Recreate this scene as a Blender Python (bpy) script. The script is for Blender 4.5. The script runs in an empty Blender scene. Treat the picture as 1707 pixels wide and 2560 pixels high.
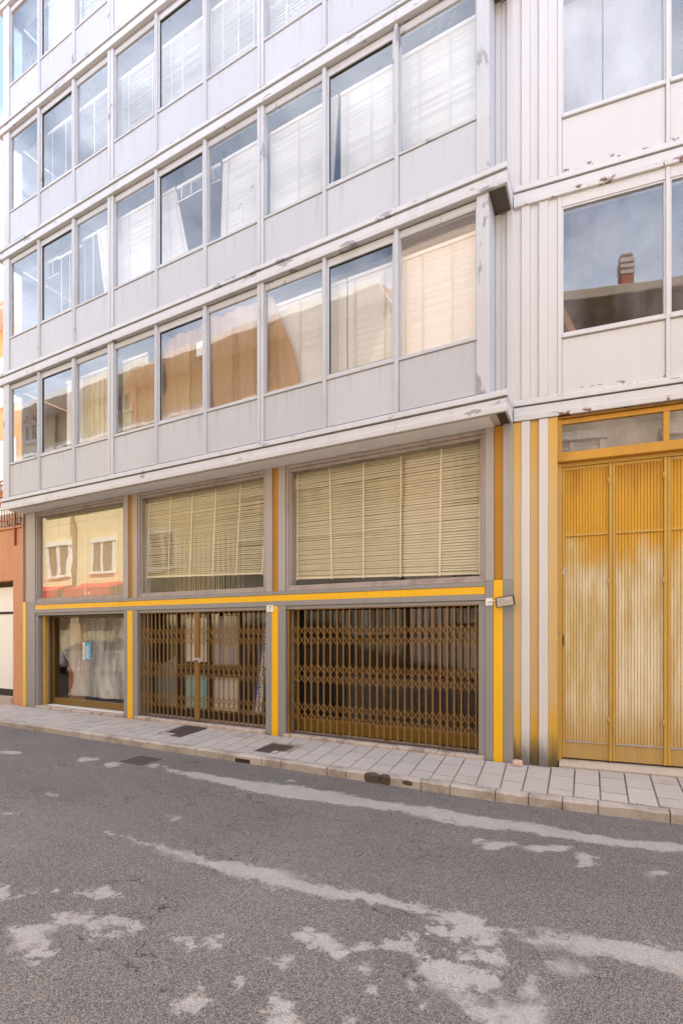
import bpy, bmesh, math, random
import numpy as np
from mathutils import Matrix, Vector
random.seed(7)
SC = bpy.context.scene
R = math.radians
# ------------------------------------------------------------------ camera
cam = bpy.data.cameras.new('camera'); co = bpy.data.objects.new('camera', cam)
SC.collection.objects.link(co); SC.camera = co
co.location = (0, -6.822, 1.7); co.rotation_euler = (R(90), 0, R(27.518))
cam.sensor_fit = 'VERTICAL'; cam.sensor_height = 36; cam.lens = 17.44; cam.shift_y = .1172
cam.clip_start = .05; cam.clip_end = 2000
# ------------------------------------------------------------------ world, sun, exposure
SUN_EL, SUN_AZ = R(52), R(41)          # azimuth from +Y towards +X
wd = bpy.data.worlds.new('World'); SC.world = wd; wd.use_nodes = True
nt = wd.node_tree; nt.nodes.clear()
def wn(t, **k):
    n = nt.nodes.new(t)
    for a, b in k.items(): setattr(n, a, b)
    return n
sky = wn('ShaderNodeTexSky', sky_type='NISHITA', sun_disc=False, sun_elevation=SUN_EL, sun_rotation=SUN_AZ, air_density=1.0, dust_density=2.2)
tc = wn('ShaderNodeTexCoord'); mp = wn('ShaderNodeMapping'); mp.inputs['Scale'].default_value = (1, 1, 2.2); mp.inputs['Location'].default_value = (3.4, 2.2, 1.6)
no = wn('ShaderNodeTexNoise'); no.inputs['Scale'].default_value = 2.1; no.inputs['Detail'].default_value = 9; no.inputs['Roughness'].default_value = .58
rp = wn('ShaderNodeValToRGB'); rp.color_ramp.elements[0].position = .43; rp.color_ramp.elements[1].position = .74
mx = wn('ShaderNodeMix', data_type='RGBA'); mx.inputs['B'].default_value = (8.8, 9.4, 10.8, 1)
bg = wn('ShaderNodeBackground'); bg.inputs['Strength'].default_value = .15
wo = wn('ShaderNodeOutputWorld'); L = nt.links.new
L(tc.outputs['Generated'], mp.inputs['Vector']); L(mp.outputs['Vector'], no.inputs['Vector']); 
sx = wn('ShaderNodeSeparateXYZ'); L(tc.outputs['Generated'], sx.inputs[0])            # clouds crowd together towards the horizon
m1 = wn('ShaderNodeMath', operation='SUBTRACT'); m1.inputs[0].default_value = 1; L(sx.outputs[2], m1.inputs[1])
m2 = wn('ShaderNodeMath', operation='POWER'); L(m1.outputs[0], m2.inputs[0]); m2.inputs[1].default_value = 2.0
m3 = wn('ShaderNodeMath', operation='MULTIPLY_ADD'); L(m2.outputs[0], m3.inputs[0]); m3.inputs[1].default_value = .22; L(no.outputs['Fac'], m3.inputs[2]); L(m3.outputs[0], rp.inputs['Fac'])
L(rp.outputs['Color'], mx.inputs['Factor']); L(sky.outputs['Color'], mx.inputs['A']); L(mx.outputs['Result'], bg.inputs['Color']); L(bg.outputs['Background'], wo.inputs['Surface'])
sl = bpy.data.lights.new('sun', 'SUN'); sl.energy = 3.7; sl.angle = R(.53); sl.color = (1, .97, .94)
so = bpy.data.objects.new('sun', sl); SC.collection.objects.link(so)
sd = Vector((math.sin(SUN_AZ)*math.cos(SUN_EL), math.cos(SUN_AZ)*math.cos(SUN_EL), math.sin(SUN_EL)))
so.rotation_euler = sd.to_track_quat('Z', 'Y').to_euler(); so.location = (0, 0, 40)
SC.view_settings.view_transform = 'Standard'; SC.view_settings.look = 'None'
SC.view_settings.exposure = 1.77; SC.view_settings.gamma = 1; SC.view_settings.use_curve_mapping = False
SC.cycles.use_denoising = True; SC.cycles.max_bounces = 10; SC.cycles.diffuse_bounces = 5; SC.cycles.glossy_bounces = 5; SC.cycles.transparent_max_bounces = 24
SC.cycles.caustics_reflective = False; SC.cycles.caustics_refractive = False
SC.cycles.sample_clamp_indirect = 8
# ------------------------------------------------------------------ helpers: meshes
PW = {}                                  # world location of every Empty
def tag(o, label=None, cat=None, group=None, kind=None):
    if label: o['label'] = label
    if cat: o['category'] = cat
    if group: o['group'] = group
    if kind: o['kind'] = kind
    return o
def thing(name, loc, label, cat, group=None):
    o = bpy.data.objects.new(name, None); SC.collection.objects.link(o); o.location = loc; o.empty_display_size = .2
    PW[o] = Vector(loc); return tag(o, label, cat, group)
WING = Matrix.Translation((-1.012, 0, 0)) @ Matrix.Rotation(R(7.2), 4, 'Z')
def wing(x, y, z): return WING @ Vector((x, y, z))
class MB:
    def __init__(s, M=None): s.v = []; s.f = []; s.M = M; s.sm = []
    def add(s, vs, fs, smooth=False):
        b = len(s.v); s.v += [tuple(v) for v in vs]; s.f += [tuple(b+i for i in f) for f in fs]; s.sm += [smooth]*len(fs); return s
    def box(s, x0, x1, y0, y1, z0, z1, c=0.0):
        if x1 < x0: x0, x1 = x1, x0
        c = min(c, (x1-x0)*.4, (y1-y0)*.4, (z1-z0)*.4)
        if c <= 0:
            return s.add([(x,y,z) for z in (z0,z1) for y in (y0,y1) for x in (x0,x1)], [(0,2,3,1),(4,5,7,6),(0,1,5,4),(2,6,7,3),(0,4,6,2),(1,3,7,5)])
        vs = []; idx = {}
        X = (x0,x1); Y = (y0,y1); Zz = (z0,z1); sg = (1,-1)
        for i in (0,1):
            for j in (0,1):
                for k in (0,1):
                    p = [X[i],Y[j],Zz[k]]; d = [sg[i]*c, sg[j]*c, sg[k]*c]
                    for a in range(3):        # a: the axis whose face this vertex lies on
                        q = [p[b] + (0 if b == a else d[b]) for b in range(3)]
                        idx[i,j,k,a] = len(vs); vs.append(q)
        g = lambda i,j,k,a: idx[i,j,k,a]
        fs = []
        for i in (0,1):
            fs.append([g(i,0,0,0),g(i,1,0,0),g(i,1,1,0),g(i,0,1,0)]); fs.append([g(0,i,0,1),g(1,i,0,1),g(1,i,1,1),g(0,i,1,1)]); fs.append([g(0,0,i,2),g(1,0,i,2),g(1,1,i,2),g(0,1,i,2)])
            for j in (0,1):
                fs.append([g(i,j,0,0),g(i,j,1,0),g(i,j,1,1),g(i,j,0,1)])
                fs.append([g(i,0,j,0),g(i,1,j,0),g(i,1,j,2),g(i,0,j,2)])
                fs.append([g(0,i,j,1),g(1,i,j,1),g(1,i,j,2),g(0,i,j,2)])
                for k in (0,1): fs.append([g(i,j,k,0),g(i,j,k,1),g(i,j,k,2)])
        cen = Vector(((x0+x1)/2,(y0+y1)/2,(z0+z1)/2)); out = []
        for f in fs:
            p = [Vector(vs[t]) for t in f]; nrm = (p[1]-p[0]).cross(p[2]-p[0])
            out.append(f if nrm.dot(p[0]-cen) > 0 else f[::-1])
        return s.add(vs, out)
    def prism(s, prof, x0, x1):             # profile of (y, z) points, counter-clockwise seen from -X, run along x
        n = len(prof); vs = [(x0,y,z) for y,z in prof] + [(x1,y,z) for y,z in prof]
        fs = [(i,(i+1)%n,n+(i+1)%n,n+i) for i in range(n)]
        s.add(vs, [tuple(f) for f in fs] + [tuple(range(n))[::-1], tuple(range(n,2*n))]); return s
    def vprism(s, pts, z0, z1):             # plan outline of (x, y) run up z; z0 / z1 may be functions of (x, y)
        n = len(pts); zz = lambda z,p: z(*p) if callable(z) else z
        s.add([(x,y,zz(z0,(x,y))) for x,y in pts] + [(x,y,zz(z1,(x,y))) for x,y in pts], [(i,(i+1)%n,n+(i+1)%n,n+i) for i in range(n)] + [tuple(range(n))[::-1], tuple(range(n,2*n))]); return s
    def bar(s, p, q, w, t, up=(0,1,0)):     # square bar from p to q, w across, t along 'up'
        p = Vector(p); q = Vector(q); d = (q-p).normalized(); u = Vector(up); a = d.cross(u).normalized()*(w/2); b = u.normalized()*(t/2)
        vs = [p-a-b,p+a-b,p+a+b,p-a+b,q-a-b,q+a-b,q+a+b,q-a+b]
        return s.add(vs, [(0,1,2,3),(7,6,5,4),(0,4,5,1),(1,5,6,2),(2,6,7,3),(3,7,4,0)])
    def tube(s, pts, r, n=8, cap=True):
        pts = [Vector(p) for p in pts]; rings = []
        for i, p in enumerate(pts):
            d = (pts[min(i+1,len(pts)-1)] - pts[max(i-1,0)]).normalized(); a = d.orthogonal().normalized(); b = d.cross(a)
            rr = r[i] if isinstance(r, (list, tuple)) else r
            rings.append([p + a*rr*math.cos(2*math.pi*k/n) + b*rr*math.sin(2*math.pi*k/n) for k in range(n)])
        vs = [v for g in rings for v in g]; fs = [(i*n+k, i*n+(k+1)%n, (i+1)*n+(k+1)%n, (i+1)*n+k) for i in range(len(pts)-1) for k in range(n)]
        if cap: fs += [tuple(range(n))[::-1], tuple(range((len(pts)-1)*n, len(pts)*n))]
        return s.add(vs, fs, True)
    def grid(s, fn, nu, nv, smooth=True):
        vs = [fn(i/nu, j/nv) for j in range(nv+1) for i in range(nu+1)]
        return s.add(vs, [(j*(nu+1)+i, j*(nu+1)+i+1, (j+1)*(nu+1)+i+1, (j+1)*(nu+1)+i) for j in range(nv) for i in range(nu)], smooth)
    def build(s, name, mat, parent=None, fix=False):
        V = [Vector(v) for v in s.v]
        if s.M is not None: V = [s.M @ v for v in V]
        lo = Vector([min(v[i] for v in V) for i in range(3)]); hi = Vector([max(v[i] for v in V) for i in range(3)])
        C = Vector(((lo.x+hi.x)/2, (lo.y+hi.y)/2, lo.z))
        me = bpy.data.meshes.new(name); me.from_pydata([tuple(v-C) for v in V], [], s.f)
        me.polygons.foreach_set('use_smooth', s.sm); me.validate()
        if fix:
            bm = bmesh.new(); bm.from_mesh(me); bmesh.ops.recalc_face_normals(bm, faces=bm.faces); bm.to_mesh(me); bm.free()
        me.materials.append(mat); me.update()
        return link(name, me, C, parent)
def link(name, me, C, parent=None, rot=None):
    o = bpy.data.objects.new(name, me); SC.collection.objects.link(o); C = Vector(C)
    if rot: o.rotation_euler = rot
    if parent is not None: o.parent = parent; o.location = C - PW[parent]
    else: o.location = C
    PW[o] = C; return o
def BX(name, mat, parent, *b, c=0.004, M=None):
    return MB(M).box(*b, c=c).build(name, mat, parent)
# ------------------------------------------------------------------ helpers: materials
class NT:
    def __init__(s, name):
        s.m = bpy.data.materials.new(name); s.m.use_nodes = True; s.t = s.m.node_tree; s.t.nodes.clear()
        s.out = s.t.nodes.new('ShaderNodeOutputMaterial'); s.geo = s.t.nodes.new('ShaderNodeNewGeometry'); s.pos = s.geo.outputs['Position']
    def n(s, t, ins=None, **k):
        n = s.t.nodes.new(t)
        for a, b in k.items(): setattr(n, a, b)
        for a, b in (ins or {}).items(): s.set(n.inputs[a], b)
        return n
    def set(s, sock, v):
        if isinstance(v, bpy.types.NodeSocket): s.t.links.new(v, sock)
        elif isinstance(v, (tuple, list)) and len(v) == 3 and sock.type == 'RGBA': sock.default_value = (*v, 1)
        else: sock.default_value = v
    def math(s, op, a, b=0.0, c=0.0, clamp=False):
        n = s.t.nodes.new('ShaderNodeMath'); n.operation = op; n.use_clamp = clamp
        for i, v in enumerate((a, b, c)): s.set(n.inputs[i], v)
        return n.outputs[0]
    def vec(s, sc=(1,1,1), off=(0,0,0), src=None):
        return s.n('ShaderNodeMapping', {'Vector': src or s.pos, 'Scale': sc, 'Location': off}).outputs[0]
    def noise(s, scale, detail=4, rough=.55, vec=None, dist=0.0):
        return s.n('ShaderNodeTexNoise', {'Vector': vec or s.pos, 'Scale': scale, 'Detail': detail, 'Roughness': rough, 'Distortion': dist}).outputs['Fac']
    def step(s, v, a, b):                   # smooth 0..1 between a and b
        n = s.n('ShaderNodeMapRange', {'Value': v, 'From Min': a, 'From Max': b}, interpolation_type='SMOOTHSTEP'); return n.outputs[0]
    def mix(s, f, a, b):
        n = s.n('ShaderNodeMix', data_type='RGBA'); s.set(n.inputs['Factor'], f); s.set(n.inputs['A'], a); s.set(n.inputs['B'], b); return n.outputs['Result']
    def mul(s, a, f):                       # colour times value
        n = s.n('ShaderNodeMix', data_type='RGBA', blend_type='MULTIPLY'); s.set(n.inputs['Factor'], 1.0); s.set(n.inputs['A'], a); s.set(n.inputs['B'], f); return n.outputs['Result']
    def sep(s): return s.n('ShaderNodeSeparateXYZ', {'Vector': s.pos}).outputs
    def finish(s, col, rough=.5, metal=0.0, bump=None, bs=.3, bd=.01, spec=.5):
        p = s.n('ShaderNodeBsdfPrincipled'); s.set(p.inputs['Base Color'], col); s.set(p.inputs['Roughness'], rough); s.set(p.inputs['Metallic'], metal); s.set(p.inputs['Specular IOR Level'], spec)
        if bump is not None:
            b = s.n('ShaderNodeBump', {'Height': bump, 'Strength': bs, 'Distance': bd}); s.t.links.new(b.outputs[0], p.inputs['Normal'])
        s.t.links.new(p.outputs[0], s.out.inputs['Surface']); return s.m
def plain(name, col, rough=.6, var=.12, scale=3.0, metal=0.0, bump=.15, spec=.4):
    k = NT(name); a = k.noise(scale, 6, .6); b = k.noise(scale*14, 3)
    f = k.math('ADD', k.math('MULTIPLY', a, var*1.5), k.math('MULTIPLY', b, var*.7)); f = k.math('ADD', f, 1-var*1.1)
    return k.finish(k.mul(col, k.n('ShaderNodeCombineColor', {0: f, 1: f, 2: f}).outputs[0]), k.math('ADD', k.math('MULTIPLY', b, .15), rough-.07), metal, k.math('ADD', a, k.math('MULTIPLY', b, .3)), bump, .004, spec)
def grey(k, f): return k.n('ShaderNodeCombineColor', {0: f, 1: f, 2: f}).outputs[0]
def paint(name, col, rough=.45, streak=.10, blot=.08, dirt=None, peel=None, rust=None, chips=None, bump=.08, fade=None, runs=None, rand=0):
    k = NT(name)
    st = k.noise(9, 4, .6, k.vec((1,1,.05))); bl = k.noise(.9, 6, .6); fi = k.noise(40, 3)
    f = k.math('ADD', k.math('MULTIPLY', st, streak*2), k.math('MULTIPLY', bl, blot*2)); f = k.math('ADD', f, 1-streak-blot)
    f = k.math('ADD', f, k.math('MULTIPLY', k.math('SUBTRACT', fi, .5), .06))
    c = col
    if fade: c = fade(k)
    if rand: f = k.math('ADD', f, k.math('MULTIPLY', k.math('SUBTRACT', k.n('ShaderNodeObjectInfo').outputs['Random'], .5), rand))
    c = k.mul(c, grey(k, f)); h = k.math('MULTIPLY', bl, .6)
    if runs:                                # rain runs below the sills: (lo, hi, amount)
        b = k.step(k.math('MODULO', k.math('ADD', k.math('SUBTRACT', k.sep()[2], 4.43), 28.2), 2.82), runs[0], runs[1])
        r = k.math('MULTIPLY', k.step(k.noise(16, 4, .65, k.vec((1,1,.03))), .50, .72), k.math('MULTIPLY', b, runs[2])); c = k.mul(c, grey(k, k.math('SUBTRACT', 1.0, r)))
    if dirt:                                # (colour, lo, hi, scale)
        d = k.step(k.noise(dirt[3], 7, .62, k.vec((1,1,.35))), dirt[1], dirt[2]); c = k.mix(k.math('MULTIPLY', d, .55), c, dirt[0])
    if peel:                                # (colour, threshold, scale)
        n = k.math('ADD', k.noise(peel[2], 8, .6, k.vec(peel[3]) if len(peel) > 3 else None), k.math('MULTIPLY', k.math('SUBTRACT', k.noise(1.3, 3), .5), .5))
        if len(peel) > 4: n = k.math('ADD', n, k.math('MULTIPLY', k.step(k.sep()[2], 7.0, 12.0), peel[4]))
        if len(peel) > 5: n = k.math('ADD', n, k.math('MULTIPLY', k.math('MULTIPLY', band(k, 4.43, 2.82, peel[5], peel[6], .015), k.step(k.sep()[2], 6.5, 10.5)), peel[7]))
        m = k.step(n, peel[1], peel[1]+.012)
        c = k.mix(m, c, k.mix(k.noise(30, 3), peel[0], tuple(x*.55 for x in peel[0]))); h = k.math('SUBTRACT', h, k.math('MULTIPLY', m, .8))
        e = k.step(n, peel[1]-.02, peel[1]); c = k.mul(c, grey(k, k.math('SUBTRACT', 1.0, k.math('MULTIPLY', k.math('SUBTRACT', e, m), .18))))
    if chips:                               # (colour, threshold, scale) small crisp chips
        m = k.step(k.noise(chips[2], 5, .7, k.vec((1,1,.3))), chips[1], chips[1]+.01); c = k.mix(m, c, chips[0])
    if rust:
        m = rust(k); c = k.mix(m, c, k.mix(k.noise(25, 4), (.22,.075,.022), (.05,.022,.012))); h = k.math('ADD', h, m)
        s2 = k.step(m, .0, .5)
    return k.finish(c, k.math('ADD', k.math('MULTIPLY', bl, .2), rough-.1), 0, h, bump, .004, .4)
# worn patches of the road: outlines and blots in metres
WA=[(-5.239,-1.937),(-4.75,-1.894),(-4.36,-1.914),(-4.023,-1.896),(-3.727,-1.843),(-3.415,-1.828),(-3.07,-1.789),(-2.659,-1.754),(-2.354,-1.809),(-2.097,-1.795),(-1.849,-1.782),(-1.579,-1.717),(-1.292,-1.747),(-1.067,-1.765),(-0.819,-1.734),(-0.579,-1.704),(-0.419,-1.741),(-0.177,-1.731),(0.021,-1.711),(0.211,-1.72),(0.448,-1.648),(0.64,-1.624),(1.153,-1.548),(1.109,-1.748),(0.618,-1.804),(0.43,-1.855),(0.238,-1.858),(-0.014,-1.94),(-0.222,-1.945),(-0.437,-1.977),(-0.666,-1.957),(-0.892,-2.017),(-1.13,-2.052),(-1.358,-2.078),(-1.569,-2.04),(-1.821,-1.987),(-2.047,-2.033),(-2.242,-2.047),(-2.473,-2.107),(-2.914,-2.137),(-3.232,-2.18),(-3.52,-2.202),(-3.899,-2.128),(-4.274,-2.128),(-4.741,-2.058),(-5.03,-2.04)]
WB=[(-4.107,-3.76),(-3.844,-3.734),(-3.591,-3.734),(-3.402,-3.711),(-3.235,-3.722),(-2.996,-3.714),(-2.844,-3.724),(-2.648,-3.687),(-2.405,-3.665),(-2.223,-3.63),(-1.972,-3.652),(-1.663,-3.652),(-1.51,-3.606),(-1.311,-3.601),(-1.131,-3.564),(-0.986,-3.586),(-0.801,-3.562),(-0.686,-3.572),(-0.663,-3.614),(-0.774,-3.672),(-0.905,-3.659),(-1.056,-3.695),(-1.233,-3.714),(-1.455,-3.724),(-1.611,-3.751),(-1.805,-3.774),(-1.925,-3.786),(-2.127,-3.823),(-2.343,-3.826),(-2.57,-3.83),(-2.793,-3.805),(-2.987,-3.821),(-3.172,-3.783),(-3.434,-3.777),(-3.824,-3.75)]
WC=[(-0.433,-3.659),(-0.34,-3.599),(-0.335,-3.522),(-0.225,-3.489),(-0.164,-3.483),(-0.033,-3.451),(0.129,-3.414),(0.277,-3.372),(0.425,-3.374),(0.614,-3.35),(0.568,-3.607),(0.4,-3.573),(0.292,-3.569),(0.188,-3.572),(0.057,-3.587),(-0.077,-3.624),(-0.147,-3.593),(-0.24,-3.618),(-0.358,-3.656)]
WF=[(-5.504,-3.903),(-5.365,-3.851),(-5.114,-3.823),(-4.795,-3.8),(-4.397,-3.754),(-4.076,-3.76),(-4.339,-3.794),(-4.718,-3.848),(-5.043,-3.865),(-5.295,-3.89),(-5.438,-3.937)]
WE=[(-3.75,-4.804,0.062,0.032,0.15,-0.081),(-3.622,-4.721,0.035,0.018,0.06,-0.034),(-3.455,-4.577,0.028,0.015,0.029,-0.019),(-3.148,-4.474,0.082,0.042,0.051,-0.039),(-3.306,-4.523,0.041,0.021,0.033,-0.023),(-3.072,-4.77,0.056,0.03,0.046,-0.031),(-2.991,-4.727,0.032,0.016,0.034,-0.024),(-2.799,-4.735,0.074,0.038,0.037,-0.028),(-2.614,-4.691,0.03,0.016,0.019,-0.015),(-3.151,-5.046,0.07,0.037,0.087,-0.049),(-3.007,-5.007,0.029,0.015,0.072,-0.044),(-2.907,-5.092,0.033,0.017,0.077,-0.046),(-3.063,-4.912,0.024,0.012,0.022,-0.014),(-2.746,-4.834,0.036,0.018,0.024,-0.017),(-2.189,-4.569,0.07,0.037,0.03,-0.031),(-2.091,-4.6,0.034,0.018,0.022,-0.023),(-1.537,-4.253,0.058,0.03,0.032,-0.053),(-1.408,-4.256,0.056,0.03,0.028,-0.052),(-1.603,-4.499,0.032,0.017,0.016,-0.022),(-1.841,-4.958,0.049,0.025,0.027,-0.027),(-1.858,-4.855,0.025,0.014,0.016,-0.018),(-1.375,-4.773,0.057,0.03,0.038,-0.057),(-1.672,-4.748,0.02,0.01,0.015,-0.019),(-2.31,-5.081,0.021,0.011,0.014,-0.01),(-1.289,-4.199,0.08,0.042,0.014,-0.027),(-1.03,-4.053,0.081,0.042,0.018,-0.047),(-0.964,-4.086,0.034,0.018,0.02,-0.055),(-1.02,-3.965,0.035,0.018,0.018,-0.05),(-0.931,-3.767,0.074,0.038,0.021,-0.067),(-0.704,-3.739,0.072,0.038,0.015,-0.065),(-0.642,-3.78,0.047,0.024,0.011,-0.053),(-0.749,-4.162,0.074,0.039,0.023,-0.082),(-0.648,-4.185,0.072,0.037,0.016,-0.065),(-0.552,-4.154,0.062,0.032,0.015,-0.072),(-0.51,-3.574,0.061,0.032,0.005,-0.028),(-0.539,-3.919,0.028,0.014,0.004,-0.023),(-0.742,-3.959,0.021,0.01,0.005,-0.02),(-0.14,-2.334,0.064,0.033,0.003,-0.093),(-0.061,-2.271,0.048,0.025,0.001,-0.035),(-0.752,-2.374,0.1,0.052,0.01,-0.063),(-0.446,-2.263,0.15,0.078,0.007,-0.064),(-0.945,-2.389,0.043,0.022,0.008,-0.037),(0.381,-2.312,0.037,0.02,-0.004,-0.048),(-0.136,-3.842,0.032,0.017,0.001,-0.023),(-0.387,-4.289,0.123,0.064,0.011,-0.071),(-0.285,-4.121,0.05,0.026,0.01,-0.094),(-0.458,-4.357,0.057,0.029,0.009,-0.048),(-1.089,-4.678,0.029,0.014,0.016,-0.03),(-1.15,-4.345,0.016,0.009,0.007,-0.016),(-0.828,-4.421,0.024,0.013,0.01,-0.029),(-0.579,-4.283,0.029,0.015,0.005,-0.023),(-1.041,-4.445,0.02,0.011,0.008,-0.017),(-8.03,-2.359,0.119,0.062,0.128,-0.072),(-6.625,-2.114,0.099,0.052,0.09,-0.063),(-6.051,-2.123,0.108,0.057,0.098,-0.075),(-5.448,-1.898,0.067,0.035,0.061,-0.055),(-3.353,-1.649,0.033,0.018,0.024,-0.037),(-3.758,-3.193,0.029,0.015,0.022,-0.021),(-5.531,-3.336,0.033,0.017,0.029,-0.018)]
# ------------------------------------------------------------------ materials
def band(k, z0, per, lo, hi, soft=.02):
    z = k.math('SUBTRACT', k.sep()[2], z0); z = k.math('MODULO', k.math('ADD', z, per*4), per) if per else z
    return k.math('MULTIPLY', k.step(z, lo-soft, lo+soft), k.math('SUBTRACT', 1.0, k.step(z, hi-soft, hi+soft)))
def rust_mask(lo, hi, thr, sc=8):
    def fn(k):
        b = band(k, 4.43, 2.82, lo, hi, .025)
        n = k.math('ADD', k.noise(sc, 8, .62, k.vec((1,1,1.6))), k.math('MULTIPLY', k.noise(1.7, 2), .35))
        a = k.math('MULTIPLY', k.step(n, thr, thr+.03), b)
        s = k.step(k.noise(28, 3, .6), .80, .82)
        return k.math('MAXIMUM', a, k.math('MULTIPLY', s, .6))
    return fn
def leaf_fade(k):                           # amber paint bleached to pale tan on the lower door, running down in streaks
    z = k.sep()[2]; rib = k.noise(34, 3, .7, k.vec((1,1,.02))); st = k.noise(9, 5, .65, k.vec((1,1,.10)))
    n = k.math('ADD', k.math('MULTIPLY', k.noise(2.6, 5, .55, k.vec((1,1,.5))), 1.2), k.math('ADD', k.math('MULTIPLY', rib, .35), k.math('MULTIPLY', st, .8)))
    v = k.math('ADD', z, n)
    hi = k.mix(k.step(v, 4.5, 5.2), (.57,.305,.020), (.40,.185,.008))
    c = k.mix(k.step(v, 3.70, 4.15), (.55,.41,.17), hi)
    pale = k.math('MULTIPLY', k.step(k.math('ADD', k.math('MULTIPLY', st, .6), k.math('MULTIPLY', k.noise(2.0, 4, .6, k.vec((1,1,.35), (3,1,0))), .6)), .50, .70), k.math('SUBTRACT', 1.0, k.step(v, 3.4, 4.0)))
    c = k.mix(k.math('MULTIPLY', pale, .95), c, (.68,.60,.43))
    c = k.mix(k.math('MULTIPLY', k.step(rib, .56, .66), .28), c, (.40,.22,.05))
    return k.mix(k.math('SUBTRACT', 1.0, k.step(z, .25, .9)), c, (.50,.34,.12))
def stripe_fade(k):                         # faded stripes, fresher at the top, tired in the middle, dirty foot
    z = k.math('ADD', k.sep()[2], k.math('MULTIPLY', k.noise(3.5, 6, .65, k.vec((3,3,.4))), .6))
    c = k.mix(k.step(z, 3.7, 4.6), (.56,.385,.16), (.58,.35,.075)); c = k.mix(k.step(z, .80, 1.15), (.58,.35,.05), c)
    return k.mix(k.step(z, .30, .76), (.105,.08,.035), c)
def foot_dirt(k):
    z = k.math('ADD', k.sep()[2], k.math('MULTIPLY', k.noise(4, 7, .68, k.vec((3,3,.6))), .5))
    return k.mix(k.step(z, .26, .74), (.18,.17,.165), (.60,.59,.585))
PEELG = (.37,.37,.38)
M = {}
M['panel'] = paint('bay_panel_paint', (.455,.475,.515), .42, .04, .06, dirt=((.46,.45,.45), .55, .75, 1.2), bump=.05, runs=(.45, .98, .20), rand=.09)
M['trim'] = paint('bay_trim_paint', (.49,.505,.535), .45, .06, .08, dirt=((.40,.37,.34), .52, .78, 2.0), peel=(PEELG, .68, 5.0, (1,1,.45), .015))
M['fascia'] = paint('bay_fascia_paint', (.53,.535,.55), .45, .06, .10, dirt=((.36,.32,.28), .55, .75, 2.5), peel=(PEELG, .655, 4.5, (.55,1,1.3), .02, .235, .30, .15))
M['post'] = paint('corner_post_paint', (.49,.505,.535), .45, .06, .08, dirt=((.40,.37,.34), .52, .78, 2.0), peel=(PEELG, .59, 3.6, (1.4,1,.5), -.06))
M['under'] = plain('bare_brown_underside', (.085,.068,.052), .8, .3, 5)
M['wing'] = paint('wing_white_paint', (.575,.575,.585), .40, .05, .05, dirt=((.62,.56,.50), .60, .80, 1.6), chips=((.30,.15,.07), .83, 22))
M['wing_cap'] = paint('wing_cap_paint', (.575,.572,.575), .40, .05, .06, dirt=((.60,.52,.44), .58, .8, 1.6), rust=rust_mask(.28, .36, .76))
M['wing_fascia'] = paint('wing_fascia_paint', (.575,.572,.575), .40, .06, .06, dirt=((.60,.52,.44), .58, .8, 1.6), rust=rust_mask(.0, .07, .735, 5))
M['wing_foot'] = paint('wing_stripe_white', (1,1,1), .40, .05, .05, fade=foot_dirt, chips=((.12,.08,.06), .86, 20))
M['wing_stripe'] = paint('wing_stripe_amber', (1,1,1), .45, .06, .08, fade=stripe_fade, chips=((.42,.20,.05), .80, 16))
M['leaf'] = paint('garage_amber_paint', (1,1,1), .42, .12, .12, dirt=((.36,.21,.06), .62, .80, 2.6), fade=leaf_fade, chips=((.72,.58,.36), .80, 18), bump=.05)
M['leaf_frame'] = paint('garage_frame_paint', (.49,.30,.06), .45, .08, .12, peel=((.35,.33,.31), .70, 8.0), dirt=((.25,.12,.02), .55, .75, 3))
M['amber'] = paint('amber_lintel_paint', (.52,.265,.03), .45, .10, .10, dirt=((.26,.115,.015), .48, .70, 3.0), peel=((.20,.18,.15), .73, 5))
M['amber_shaded'] = paint('amber_soffit_shade', (.30,.14,.018), .55, .06, .14, dirt=((.06,.03,.015), .42, .62, 3.5))  # darker amber puts the shade of the recess under the fascia into the colour
M['grey'] = paint('shop_grey_paint', (.27,.262,.255), .5, .09, .08, dirt=((.20,.185,.175), .6, .8, 1.5), chips=((.55,.53,.5), .84, 20), bump=.04)
M['pale'] = paint('shop_pale_paint', (.37,.345,.33), .5, .10, .10, dirt=((.30,.265,.235), .5, .75, 2.0), chips=((.16,.14,.12), .80, 14))  # base tone lowered to paint in the shade under the bay overhang
M['yellow'] = paint('shop_yellow_paint', (.84,.47,.006), .42, .08, .10, dirt=((.45,.26,.02), .66, .85, 2.5), bump=.03)
M['old_amber'] = paint('old_amber_paint', (.46,.215,.014), .45, .10, .12, dirt=((.22,.095,.01), .5, .75, 2.0))
M['wood_frame'] = paint('weathered_window_frame', (.38,.33,.30), .6, .16, .12, dirt=((.22,.165,.13), .46, .70, 3.0), chips=((.62,.58,.52), .72, 15), bump=.2)  # base also deepened for overhang shade; streaks and chips are wear
M['soffit'] = paint('soffit_render', (.60,.53,.45), .8, .0, .16, dirt=((.40,.33,.26), .5, .75, 1.4), bump=.1)
M['dark_gap'] = plain('gasket_and_gap_shade', (.03,.025,.02), .8)
M['brass'] = plain('aged_brass_paint', (.19,.115,.022), .45, .25, 4, .25)
M['gate'] = paint('gate_ochre_metal', (.265,.14,.03), .5, .12, .14, dirt=((.13,.05,.012), .50, .72, 5), chips=((.10,.04,.015), .74, 30))
M['steel'] = plain('dull_steel', (.55,.54,.52), .35, .2, 8, .9)
M['black'] = plain('black_rubber', (.02,.02,.022), .5)
M['white_plastic'] = plain('white_enamel', (.80,.79,.76), .35, .06)
M['stone'] = paint('threshold_stone', (.50,.42,.36), .8, .0, .16, dirt=((.16,.10,.07), .47, .62, 5), peel=((.30,.22,.17), .66, 9), bump=.4)
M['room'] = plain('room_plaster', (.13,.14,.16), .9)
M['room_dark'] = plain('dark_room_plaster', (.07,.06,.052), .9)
M['ceiling'] = plain('ceiling_plaster', (.88,.88,.88), .9)
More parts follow.
